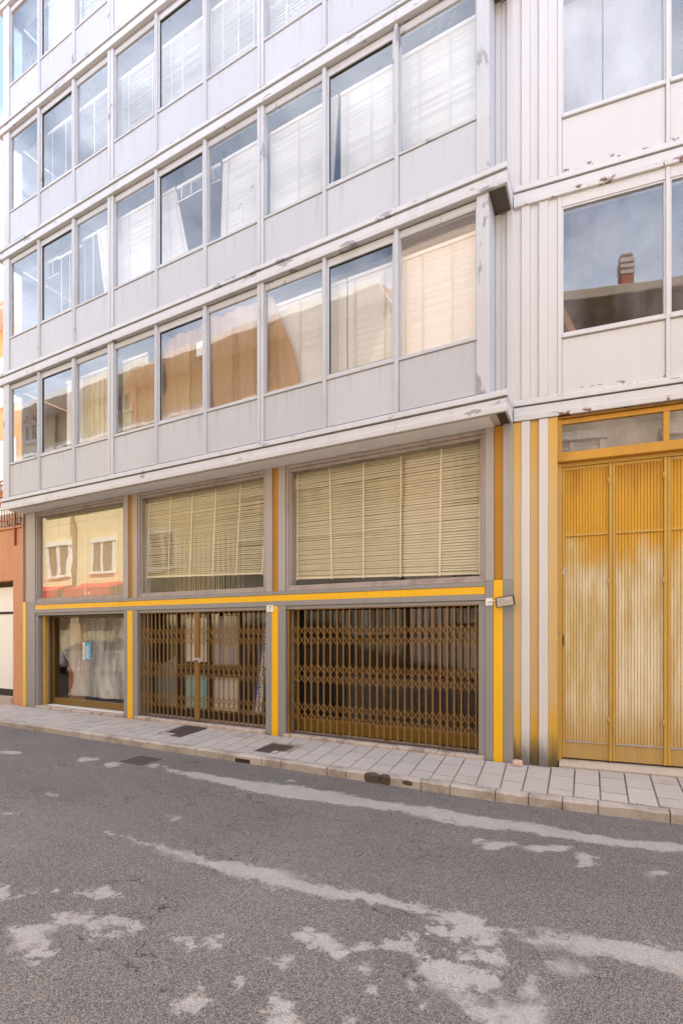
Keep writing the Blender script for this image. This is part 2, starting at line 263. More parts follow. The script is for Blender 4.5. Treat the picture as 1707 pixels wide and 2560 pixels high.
M['dark_wood'] = plain('dark_wood', (.20,.075,.022), .5, .3, 3)
M['roof'] = plain('roof_bitumen', (.12,.12,.12), .9)
def glass(name, f0=.085, tint=(.985,.99,.988), wob=.006, dust_haze=.0, dcol=(.6,.6,.6)):
    k = NT(name)
    dot = k.n('ShaderNodeVectorMath', {0: k.geo.outputs['Incoming'], 1: k.geo.outputs['Normal']}, operation='DOT_PRODUCT').outputs['Value']
    c = k.math('SUBTRACT', 1.0, k.math('ABSOLUTE', dot), clamp=True)
    fr = k.math('ADD', k.math('MULTIPLY', k.math('POWER', c, 5.0), 1-f0), f0, clamp=True)
    hgt = k.math('ADD', k.noise(.75, 2, .4), k.math('MULTIPLY', k.noise(2.6, 1), .06))
    b = k.n('ShaderNodeBump', {'Height': hgt, 'Strength': wob, 'Distance': 1.0}).outputs[0]
    g = k.n('ShaderNodeBsdfGlossy', {'Color': (1,1,1), 'Roughness': 0.0, 'Normal': b}); t = k.n('ShaderNodeBsdfTransparent', {'Color': tint})
    base = t.outputs[0]
    if dust_haze:
        d = k.n('ShaderNodeBsdfDiffuse', {'Color': dcol}); m = k.n('ShaderNodeMixShader', {0: k.math('MULTIPLY', k.step(k.noise(2.2, 6, .6, k.vec((1,1,.4))), .3, .8), dust_haze)})
        k.t.links.new(base, m.inputs[1]); k.t.links.new(d.outputs[0], m.inputs[2]); base = m.outputs[0]
    s = k.n('ShaderNodeMixShader', {0: fr}); k.t.links.new(base, s.inputs[1]); k.t.links.new(g.outputs[0], s.inputs[2]); k.t.links.new(s.outputs[0], k.out.inputs['Surface'])
    return k.m
M['glass'] = glass('window_glass', .072); M['glass_shop'] = glass('shop_glass', .03, wob=.008); M['glass_mirror'] = glass('left_shop_glass', .10, wob=.006); M['glass_dusty'] = glass('dusty_transom_glass', .06, dust_haze=.55, dcol=(.36,.31,.28))
M['glass_wing'] = glass('wing_glass', .075, wob=.004, dust_haze=.30, dcol=(.30,.28,.31))  # grey-lavender layer paints the pale sky reflection into the pane
def thin(name, col, trans=.3, rough=.6, var=.08, scale=6, streak=True):
    k = NT(name); f = k.math('ADD', k.math('MULTIPLY', k.noise(scale, 6, .6, k.vec((1,1,.5))), var*2), 1-var); c = k.mul(col, grey(k, f))
    p = k.n('ShaderNodeBsdfPrincipled', {'Base Color': c, 'Roughness': rough}); t = k.n('ShaderNodeBsdfTranslucent', {'Color': c}); s = k.n('ShaderNodeMixShader', {0: trans})
    k.t.links.new(p.outputs[0], s.inputs[1]); k.t.links.new(t.outputs[0], s.inputs[2]); k.t.links.new(s.outputs[0], k.out.inputs['Surface']); return k.m
M['slat'] = thin('cream_blind_slat', (.84,.81,.75), .12, .45); M['slat_warm'] = thin('warm_tinted_blind_slat', (.64,.565,.365), .08, .45, .14)  # second slat colour has warm street bounce and overhang shade painted in
M['tape'] = thin('blind_ladder_tape', (.66,.63,.60), .1); M['tape_old'] = thin('old_ladder_tape', (.80,.72,.52), .1)
M['slat_white'] = thin('pale_blind_slat', (.82,.84,.86), .12, .4)
M['sack'] = thin('brown_sackcloth', (.52,.33,.175), .25, .9, .16, 10); M['curtain'] = thin('grey_roller_curtain', (.52,.51,.53), .1, .8)
def film():
    k = NT('dusty_plastic_film'); n = k.noise(2.4, 5, .6, k.vec((1.8,1.8,.3)), .6)
    d = k.n('ShaderNodeBsdfPrincipled', {'Base Color': (.70,.70,.68), 'Roughness': .35}); t = k.n('ShaderNodeBsdfTransparent', {'Color': (.9,.9,.88)})
    s = k.n('ShaderNodeMixShader', {0: k.math('MULTIPLY', k.math('MULTIPLY', k.step(n, .12, .70), .92), k.math('SUBTRACT', 1.05, k.math('MULTIPLY', k.step(k.sep()[2], .6, 1.9), .62)))}); k.t.links.new(t.outputs[0], s.inputs[1]); k.t.links.new(d.outputs[0], s.inputs[2]); k.t.links.new(s.outputs[0], k.out.inputs['Surface']); return k.m
M['film'] = film()
def film_dark():
    k = NT('dark_creased_film'); n = k.noise(7, 6, .7, k.vec((1.2,1.2,.5)), 2.0)
    d = k.n('ShaderNodeBsdfPrincipled', {'Base Color': (.04,.042,.042), 'Roughness': .2}); t = k.n('ShaderNodeBsdfTransparent', {'Color': (.9,.9,.88)})
    s = k.n('ShaderNodeMixShader', {0: k.math('MULTIPLY', k.step(n, .50, .72), .42)}); k.t.links.new(t.outputs[0], s.inputs[1]); k.t.links.new(d.outputs[0], s.inputs[2]); k.t.links.new(s.outputs[0], k.out.inputs['Surface']); return k.m
M['film_dark'] = film_dark()
def speckled(name, col, amp=.25, scale=260, rough=.85, blot=.10, stain=None, bump=.35, oil=None):
    k = NT(name); v = k.n('ShaderNodeTexVoronoi', {'Vector': k.pos, 'Scale': scale}); cc = k.n('ShaderNodeSeparateColor', {0: v.outputs['Color']}).outputs
    f = k.math('ADD', k.math('MULTIPLY', cc[0], amp*2), 1-amp); f = k.math('ADD', f, k.math('MULTIPLY', k.math('SUBTRACT', k.noise(1.1, 6, .6), .5), blot*4))
    c = k.mul(col, grey(k, f)); o = k.n('ShaderNodeObjectInfo').outputs['Random']
    c = k.mul(c, grey(k, k.math('ADD', .94, k.math('MULTIPLY', o, .12))))
    if stain: c = k.mix(k.math('MULTIPLY', k.step(k.noise(stain[1], 7, .65), stain[2], stain[3]), stain[4]), c, stain[0])
    c = k.mix(k.step(k.noise(17, 2, .5), .76, .785), c, (.10,.095,.09))
    for ox, rx, rz in (oil or ()):          # dried oil splashes down the face of one stone
        x, y, z = k.sep(); d = k.math('ADD', k.math('POWER', k.math('DIVIDE', k.math('SUBTRACT', x, ox), rx), 2.0), k.math('POWER', k.math('DIVIDE', k.math('ADD', z, .095), rz), 2.0))
        d = k.math('ADD', d, k.math('MAXIMUM', k.math('MULTIPLY', k.math('ADD', y, 1.215), 14.0), 0.0)); d = k.math('ADD', d, k.math('MULTIPLY', k.math('SUBTRACT', k.noise(22, 4), .5), .5))
        c = k.mix(k.math('MULTIPLY', k.math('SUBTRACT', 1.0, k.step(d, .85, 1.05)), .92), c, (.055,.04,.028))
    return k.finish(c, rough, 0, v.outputs['Distance'], bump, .003, .3)
M['slab'] = speckled('sidewalk_slab_stone', (.46,.415,.375), .14, 240, stain=((.25,.22,.20), 2.2, .52, .75, .45))
M['kerb'] = speckled('kerb_stone', (.46,.41,.36), .16, 200, stain=((.17,.135,.11), 2.4, .42, .68, .6), oil=((-2.485,.115,.095),(-2.32,.08,.08),(-2.03,.07,.03)))
M['joint'] = plain('joint_mortar', (.28,.23,.19), .95, .3, 6)
M['concrete'] = speckled('threshold_concrete', (.46,.39,.32), .12, 160, stain=((.30,.23,.17), 2.5, .5, .7, .5))
M['iron'] = plain('rusty_iron', (.13,.10,.085), .75, .3, 10, .5, .4)
def asphalt():
    k = NT('worn_asphalt')
    v = k.n('ShaderNodeTexVoronoi', {'Vector': k.pos, 'Scale': 240}); cc = k.n('ShaderNodeSeparateColor', {0: v.outputs['Color']}).outputs
    v2 = k.n('ShaderNodeTexVoronoi', {'Vector': k.pos, 'Scale': 150}); c2 = k.n('ShaderNodeSeparateColor', {0: v2.outputs['Color']}).outputs
    g = k.step(cc[0], .52, .60)
    g = k.math('MAXIMUM', g, k.math('MULTIPLY', k.step(c2[0], .80, .84), k.math('SUBTRACT', 1.0, k.step(v2.outputs['Distance'], .30, .55))))
    stone = k.mix(cc[1], (.195,.179,.166), (.375,.356,.338)); stone = k.mix(k.step(cc[2], .84, .90), stone, (.40,.29,.20))
    binder = k.mix(k.noise(30, 3), (.080,.073,.068), (.135,.125,.117))
    a = k.mix(g, binder, stone)
    a = k.mul(a, grey(k, k.math('ADD', .50, k.math('ADD', k.math('MULTIPLY', k.noise(.55, 7, .62), .58), k.math('MULTIPLY', k.noise(1.5, 4, .6, k.vec((.08,1,1))), .46)))))
    at = k.n('ShaderNodeAttribute', attribute_name='worn').outputs['Fac']
    n = k.math('ADD', k.math('ADD', k.math('MULTIPLY', k.math('SUBTRACT', k.noise(7, 9, .74, k.vec((.8,1.3,1))), .5), .22), k.math('MULTIPLY', k.math('SUBTRACT', k.noise(22, 6, .72), .5), .17)), k.math('MULTIPLY', k.math('SUBTRACT', k.noise(60, 3, .6), .5), .07))
    n = k.math('ADD', n, k.math('MULTIPLY', k.math('SUBTRACT', .4, g), .02)); n = k.math('ADD', n, k.math('MULTIPLY', k.math('SUBTRACT', k.noise(2.2, 3, .5), .5), .10))
    wdt = k.math('ADD', .007, k.math('MULTIPLY', k.step(k.noise(1.6, 3), .48, .66), .055)); m = k.step(k.math('DIVIDE', k.math('ADD', at, n), wdt), -1.0, 1.0)
    pale = k.mul((.43,.40,.37), grey(k, k.math('ADD', .86, k.math('MULTIPLY', cc[1], .26)))); pale = k.mul(pale, grey(k, k.math('ADD', .74, k.math('MULTIPLY', k.noise(4, 7, .68), .52))))
    pale = k.mix(k.math('MULTIPLY', k.step(cc[0], .80, .86), .55), pale, binder)
    c = k.mix(k.math('MULTIPLY', m, .93), a, pale)
    dp = k.n('ShaderNodeAttribute', attribute_name='damp').outputs['Fac']
    c = k.mix(k.step(k.math('ADD', dp, k.math('MULTIPLY', k.math('SUBTRACT', k.noise(14, 6), .5), .2)), .48, .52), c, (.02,.018,.016))
    cr = k.n('ShaderNodeTexVoronoi', {'Vector': k.n('ShaderNodeVectorMath', {0: k.vec((1.1,3.0,1)), 1: k.n('ShaderNodeTexNoise', {'Vector': k.pos, 'Scale': 5.0, 'Detail': 5.0}).outputs['Color']}, operation='ADD').outputs[0], 'Scale': 1.0}, feature='DISTANCE_TO_EDGE').outputs['Distance']
    crack = k.math('MULTIPLY', k.math('SUBTRACT', 1.0, k.step(cr, .004, .011)), k.step(k.noise(.9, 3), .52, .60)); c = k.mix(k.math('MULTIPLY', crack, .8), c, (.03,.027,.025))
    h = k.math('ADD', k.math('MULTIPLY', g, .7), k.math('MULTIPLY', v.outputs['Distance'], -.6)); h = k.math('MULTIPLY', h, k.math('SUBTRACT', 1.0, k.math('MULTIPLY', m, .75)))
    return k.finish(c, .88, 0, h, .8, .006, .25)
M['asphalt'] = asphalt()
M['orange'] = paint('orange_render', (.60,.295,.165), .85, .05, .14, dirt=((.30,.12,.065), .55, .8, 1.1), bump=.3)
M['salmon'] = paint('salmon_render', (.72,.40,.17), .85, .04, .08, bump=.2)
M['cream_wall'] = paint('yellow_render', (.78,.66,.38), .85, .05, .07, dirt=((.55,.42,.22), .6, .8, 1.0), bump=.2)
M['beige_wall'] = paint('beige_render', (.50,.40,.28), .85, .05, .07, bump=.2)
M['white_wall'] = paint('white_trim_render', (.80,.79,.76), .7, .04, .06, bump=.1)
M['shutter'] = plain('brown_shutter', (.28,.17,.10), .7)
M['brick'] = plain('chimney_brick', (.46,.17,.09), .85, .3, 12)
M['tile'] = plain('roof_tile', (.40,.17,.09), .8, .25, 5)
M['red'] = plain('red_awning_cloth', (.55,.03,.02), .7)
M['rail_rust'] = plain('rust_brown_iron', (.26,.085,.03), .6, .2, 10, .2)
M['plant'] = plain('leaf_green', (.09,.14,.04), .6)
M['blue'] = plain('poster_blue', (.06,.33,.58), .5, .05); M['paper'] = plain('white_paper', (.78,.77,.75), .6, .05)
M['board_white'] = plain('white_board', (.74,.70,.66), .6, .08); M['board_grey'] = plain('grey_board', (.42,.42,.44), .5, .08); M['board_turq'] = plain('turquoise_board', (.28,.58,.58), .55, .08); M['board_green'] = plain('grey_green_board', (.20,.23,.21), .5, .1); M['board_blue'] = plain('blue_banner', (.02,.09,.28), .5)
M['pink_stone'] = speckled('pale_pink_stone', (.66,.46,.38), .1, 90)
M['plank'] = plain('orange_plank', (.50,.22,.09), .6, .2, 5)
def mirror_mat():
    k = NT('scuffed_mirror'); n = k.noise(14, 5, .6, k.vec((1,1,2.2)), .8)
    return k.finish(k.mix(n, (.62,.60,.60), (.86,.84,.84)), k.math('ADD', .12, k.math('MULTIPLY', n, .22)), 1.0, n, .10, .02)
M['mirror'] = mirror_mat()

M['beige_frame'] = plain('beige_window_trim', (.60,.53,.43), .8, .06); M['beige_shutter'] = plain('pale_shutter', (.46,.40,.32), .7, .1)
M['peach_wall'] = paint('peach_render', (.80,.60,.46), .85, .03, .05, bump=.2)
M['skin'] = plain('skin', (.50,.30,.21), .55, .05); M['jacket'] = plain('dark_blue_jacket', (.03,.035,.06), .8); M['jeans'] = plain('grey_jeans', (.07,.08,.10), .85); M['hair'] = plain('dark_hair', (.03,.02,.015), .7)
M['car_white'] = plain('white_car_paint', (.78,.78,.78), .25, .02); M['car_glass'] = plain('dark_car_glass', (.02,.022,.025), .08, .02); M['tail_lamp'] = plain('red_tail_lamp', (.35,.02,.015), .2, .05)
M['bare'] = paint('bare_worn_rail', (.36,.32,.27), .5, .10, .15, dirt=((.42,.25,.07), .48, .6, 6))
# ------------------------------------------------------------------ ground: road, kerb, pavement
def S(o): o['kind'] = 'structure'; return o
def road():
    xs = [-120,-60,-30,-18] + list(np.arange(-13, 2.6, .026)) + [4, 8, 20, 60, 120]
    ys = [-7.95] + list(np.arange(-7.0, -1.02, .026))
    X, Y = np.meshgrid(xs, ys); P = np.stack([X.ravel(), Y.ravel()], 1); w = np.full(len(P), -.3)
    from mathutils import noise as mn
    P0 = P; wr = np.zeros((len(P), 2)); vis = (P[:,0] > -12) & (P[:,0] < 2.7) & (P[:,1] > -6)
    for i in np.nonzero(vis)[0]:             # ragged outlines: the shapes are looked up at jittered places
        x, y = P[i]; a = mn.noise_vector((x*4.0, y*4.0, 1)); b = mn.noise_vector((x*10, y*10, 2)); c = mn.noise_vector((x*22, y*22, 3)); wr[i] = (a.x*.085+b.x*.06+c.x*.03, a.y*.06+b.y*.045+c.y*.03)
    PB = P0 + wr*.55; PE = P0 + wr*1.25; P = PB
    def poly(pts, k=1.0):
        q = np.array(pts); d = np.full(len(P), 9.); ins = np.zeros(len(P), bool)
        for a, b in zip(q, np.roll(q, -1, 0)):
            e = b-a; t = np.clip(((P-a)@e)/(e@e+1e-9), 0, 1); d = np.minimum(d, np.hypot(*(P-(a+t[:,None]*e)).T))
            c = ((a[1] > P[:,1]) != (b[1] > P[:,1])); xx = (b[0]-a[0])*(P[:,1]-a[1])/(b[1]-a[1]+1e-12)+a[0]; ins ^= c & (P[:,0] < xx)
        return np.where(ins, d, -d)*k
    for pts in (WA, WB, WC): w = np.maximum(w, poly(pts))
    w = np.maximum(w, np.minimum(poly(WF), .02) - .045)
    P = PE
    for cx, cy, ax, ay, bx, by in WE:
        D = np.array([[ax,bx],[ay,by]]); q = np.linalg.solve(D, (P-[cx,cy]).T); r = np.hypot(*q); m = (abs(np.linalg.det(D)))**.5
        w = np.maximum(w, (1-r)*m*.8 + .004)
    P = P0; damp = np.zeros(len(P))
    me = bpy.data.meshes.new('road'); nx, ny = len(xs), len(ys)
    i = np.arange(nx*ny).reshape(ny, nx); F = np.stack([i[:-1,:-1], i[:-1,1:], i[1:,1:], i[1:,:-1]], -1).reshape(-1, 4)
    me.from_pydata(np.column_stack([P, np.zeros(len(P))]).tolist(), [], F.tolist())
    for nm, val in (('worn', w), ('damp', damp)):
        a = me.attributes.new(nm, 'FLOAT', 'POINT'); a.data.foreach_set('value', val.astype(np.float32))
    me.materials.append(M['asphalt']); o = link('road', me, (0, 0, -.155)); return S(o)
def kerb_y(x): return -1.235 if x < -1.02 else -1.235 + .088*(x+1.02)    # front face of the kerb
def slab_z(y): return -.004 + .035*min(y, 0)
_g = S(BX('ground', M['concrete'], None, -400, 400, -400, 400, -1.2, -.6, c=0))
S(road())
pave = S(MB().vprism([(-60,-1.14),(-1.02,-1.14),(12,.02),(12,1.6),(-60,.6)], -.55, lambda x, y: slab_z(y)-.0035).build('pavement', M['joint'], fix=True))
def slabs():
    def col(k):
        xb = -1.083 - .2675*k; off = .093 if xb < -1.0 else max(.0, .065 - .05*(xb+1.0)); return xb, off
    rnd = random.Random(3)
    for k in range(-12, 44):
        (xa, oa), (xb, ob) = col(k+1), col(k)
        xm = (xa+xb)/2
        yb = -.085 if xm < -.6 else -.035 + .145*(xm+.55); yf = kerb_y(xm) + .118
        cuts = [0, rnd.uniform(.22,.30), rnd.uniform(.70,.76), 1] if k % 2 else [0, rnd.uniform(.50,.57), 1]
        if k % 5 == 2: cuts = [0, rnd.uniform(.32,.38), rnd.uniform(.80,.84), 1]
        for a, b in zip(cuts, cuts[1:]):
            y1 = yb + (yf-yb)*a - .009; y0 = yb + (yf-yb)*b + .009
            if -6.75 < xm < -6.16 and y0 < -.10 and y1 > -.70 and y0 > -.72: pass
            g = .009; px = lambda xx, o, y: xx + o*(yb-y)/(yb-yf)
            pts = [(px(xa,oa,y0)+g, y0), (px(xb,ob,y0)-g, y0), (px(xb,ob,y1)-g, y1), (px(xa,oa,y1)+g, y1)]
            dz = rnd.uniform(-.001, .002); tx = rnd.uniform(-.003, .003)
            for gx0, gx1, gy0, gy1 in GRATES:                # leave room for the iron covers
                if gx0 < sum(p[0] for p in pts)/4 < gx1 and gy0 < (y0+y1)/2 < gy1: break
            else:
                MB().vprism(pts, -.09, lambda x, y: slab_z(y)+dz+tx*(x-xm)).build('slab', M['slab'], pave, fix=True)
GRATES = [(-6.78, -6.16, -.74, -.08), (-4.50, -4.08, -.99, -.51)]
slabs()
def kerbs():
    xs = [-13.6,-13.0,-12.4,-11.8,-11.15,-10.5,-9.75,-9.38,-8.48,-8.1,-7.73,-7.08,-6.77,-6.41,-5.37,-4.93,-4.16,-3.84,-3.12,-2.85,-2.38,-1.86,-1.52,-1.02,-.68,-.35,-.02,.6,.95,1.5,2.1,2.9]
    rnd = random.Random(5)
    for a, b in zip(xs, xs[1:]):
        a += .006; b -= .006; n = 6; mb = MB(); rows = []; zt = -.045 + rnd.uniform(-.003, .003)
        for i in range(n+1):
            x = a+(b-a)*i/n; f = kerb_y(x) + rnd.uniform(-.003,.003); e = .018 + rnd.uniform(-.006,.008)
            rows.append([(x,f+.004,-.35),(x,f,-.15),(x,f,zt-e),(x,f+e,zt),(x,f+.110,zt+.003),(x,f+.112,-.35)])
        vs = [v for r in rows for v in r]; fs = [(i*6+j, (i+1)*6+j, (i+1)*6+j+1, i*6+j+1) for i in range(n) for j in range(5)]
        fs += [tuple(range(6)), tuple(range(n*6, n*6+6))[::-1]]
        mb.add(vs, fs); mb.build('kerb_stone', M['kerb'], pave, fix=True)
    MB().vprism([(-60,-1.215),(-1.02,-1.215),(2.9,-.87),(2.9,-.80),(-1.02,-1.14),(-60,-1.14)], -.4, -.06).build('kerb_bed', M['joint'], pave, fix=True)
kerbs()
for xa in (-60, -13.6):
    pass
MB().box(-60,-13.62,-1.235,-1.12,-.35,-.045, c=.01).build('far_kerb', M['kerb'], pave)
MB().box(-60,-13.0,-1.117,-.09,-.09,-.02).build('far_slab', M['slab'], pave)
# pavement on the camera's side of the street
farp = S(BX('opposite_pavement', M['slab'], None, -120, 120, -9.2, -7.95, -.4, -.03, c=.02))
# ------------------------------------------------------------------ the office building
OB = thing('office_building', (-5, 0, 0), 'grey white panelled office block with yellow striped shopfront and amber garage door', 'building')
bp = lambda name, mat, *b, c=.004, par=OB, MM=None: BX(name, M[mat], par, *b, c=c, M=MM)
FL = 2.82; NF = 4; TOP = 4.43 + FL*NF
# --- shopfront pillars: (x0, yellow0, yellow1, x1)
for x0, a, b, x1, top in ((-11.935,-11.905,-11.785,-11.45,4.46), (-8.481,-8.364,-8.225,-8.10,4.46), (-4.994,-4.863,-4.742,-4.598,4.46), (-1.375,-1.262,-1.146,-1.014,4.46)):
    end = x0 in (-11.935, -1.375); zt = 2.39 if end else 2.128
    p = MB().box(x0,a-.001,0,.34,-.03,zt,.004).box(b+.001,x1,0,.34,-.03,zt,.004).box(a,b,.03,.34,-.03,zt).build('pillar', M['grey'], OB)
    q = MB().box(a,b,-.008,.028,-.032,zt,.003).build('stripe', M['yellow'], p)
    u0 = zt + .001 if end else 2.378
    u = MB().box(x0,a-.001,0,.34,u0,top,.004).box(b+.001,x1,0,.34,u0,top,.004).box(a,b,.06,.34,u0,top).build('upper_pillar', M['pale'], OB)
    MB().box(a,b,.035,.058,u0,top,.002).build('stripe', M['old_amber'], u)
# --- the band between the two rows of shop windows
bm_ = MB().box(-11.45,-1.376,.0,.30,2.318,2.376,.004).box(-11.45,-1.376,.0,.30,2.130,2.212,.004).box(-11.45,-1.376,.03,.30,2.213,2.317).build('beam', M['grey'], OB)
MB().box(-11.447,-1.379,.010,.029,2.214,2.316,.002).build('stripe', M['yellow'], bm_)
# --- the three upper shop windows
def shop_window(x0, x1, z0, z1, y=.02, gl='glass_shop'):
    f = MB()
    f.box(x0,x1,y,y+.16,z0,z0+.045,.006).box(x0+.03,x1-.03,y+.02,y+.15,z0+.046,z0+.085,.005)           # sill in two steps
    f.box(x0,x1,y,y+.16,z1-.055,z1,.006).box(x0+.03,x1-.03,y+.025,y+.15,z1-.105,z1-.056,.005)
    f.box(x0,x0+.045,y,y+.16,z0+.046,z1-.056,.005).box(x1-.045,x1,y,y+.16,z0+.046,z1-.056,.005)
    f.box(x0+.046,x0+.08,y+.03,y+.15,z0+.086,z1-.106,.004).box(x1-.08,x1-.046,y+.03,y+.15,z0+.086,z1-.106,.004)
    o = f.build('shop_window', M['wood_frame'], OB)
    BX('pane', M[gl], o, x0+.081,x1-.081,y+.07,y+.076,z0+.086,z1-.106, c=0)
shop_window(-11.448,-8.483,2.378,4.44,gl='glass_mirror'); shop_window(-8.098,-4.996,2.378,4.44); shop_window(-4.596,-1.377,2.378,4.44)
# --- rooms behind the shopfront
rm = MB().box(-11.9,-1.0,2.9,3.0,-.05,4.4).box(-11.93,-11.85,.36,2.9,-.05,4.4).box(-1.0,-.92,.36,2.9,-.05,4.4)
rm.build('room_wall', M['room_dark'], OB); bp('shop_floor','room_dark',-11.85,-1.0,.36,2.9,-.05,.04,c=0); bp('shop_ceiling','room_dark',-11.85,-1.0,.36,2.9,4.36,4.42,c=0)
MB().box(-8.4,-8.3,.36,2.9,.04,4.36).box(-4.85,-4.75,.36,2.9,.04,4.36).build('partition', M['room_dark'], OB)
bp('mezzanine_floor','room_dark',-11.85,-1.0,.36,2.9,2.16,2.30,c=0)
# --- lower shop openings: lintel trims, thresholds
for x0, x1 in ((-11.449,-8.482),(-8.099,-4.995),(-4.597,-1.376)):
    bp('lintel_trim','grey',x0,x1,.02,.30,2.075,2.128,c=.005)
for x0, x1, zt in ((-11.3,-8.484,.035),(-8.10,-4.996,.05),(-4.60,-1.377,.035)):
    n = max(2, int((x1-x0)/.62)); rnd = random.Random(int(x0*10))
    for i in range(n):
        a = x0+(x1-x0)*i/n; b = x0+(x1-x0)*(i+1)/n
        MB().box(a+.002,b-.002,-.078+rnd.uniform(-.006,.004),.40,-.08,zt+rnd.uniform(-.003,.003),.012).build('threshold_stone', M['stone'], OB)
bp('jamb_trim','grey',-1.465,-1.377,.02,.20,.01,2.074); bp('jamb_trim','grey',-11.449,-11.36,.02,.34,.0,2.074)
# --- first opening: brass framed shop window, second: glazed doors, third: brass based shop window
w1 = MB().box(-11.32,-11.24,.10,.20,.03,2.07,.006).build('brass_post', M['leaf_frame'], OB)
f1 = MB().box(-11.2,-8.484,.25,.31,.05,.20,.008).box(-11.2,-11.16,.25,.31,.201,2.07,.005).box(-8.52,-8.484,.25,.31,.201,2.07,.005).box(-11.16,-8.52,.26,.31,2.03,2.07,.004).build('display_window', M['brass'], OB)
BX('pane', M['glass_shop'], f1, -11.159,-8.521,.275,.281,.201,2.029, c=0)
BX('sill', M['white_plastic'], f1, -11.15,-8.49,.10,.249,.03,.05)
f3 = MB().box(-4.596,-1.466,.28,.34,.05,.26,.008).box(-4.596,-4.54,.28,.34,.261,2.07,.005).box(-1.53,-1.466,.28,.34,.261,2.07,.005).build('display_window', M['brass'], OB)
BX('pane', M['glass_shop'], f3, -4.539,-1.531,.305,.311,.261,2.07, c=0)
for xx in (-4.57,-4.50): bp('gate_post','gate',xx-.02,xx+.02,.04,.08,.04,2.07) if xx == -4.57 else None
f2 = MB().box(-8.09,-5.0,.36,.40,.05,.20,.006).box(-7.42,-7.34,.36,.40,.201,2.07).box(-6.62,-6.54,.36,.40,.201,2.07).box(-5.88,-5.80,.36,.40,.201,2.07).box(-7.339,-6.621,.362,.398,.90,1.08).box(-6.539,-5.881,.362,.398,.90,1.08).build('shop_door', M['dark_gap'], OB)
for x0,x1,z0,z1 in ((-8.09,-7.421,.201,2.07),(-7.339,-6.621,.201,.899),(-7.339,-6.621,1.081,2.07),(-6.539,-5.881,.201,.899),(-6.539,-5.881,1.081,2.07),(-5.799,-5.0,.201,2.07)):
    BX('pane', M['glass'], f2, x0,x1,.375,.381,z0,z1, c=0)
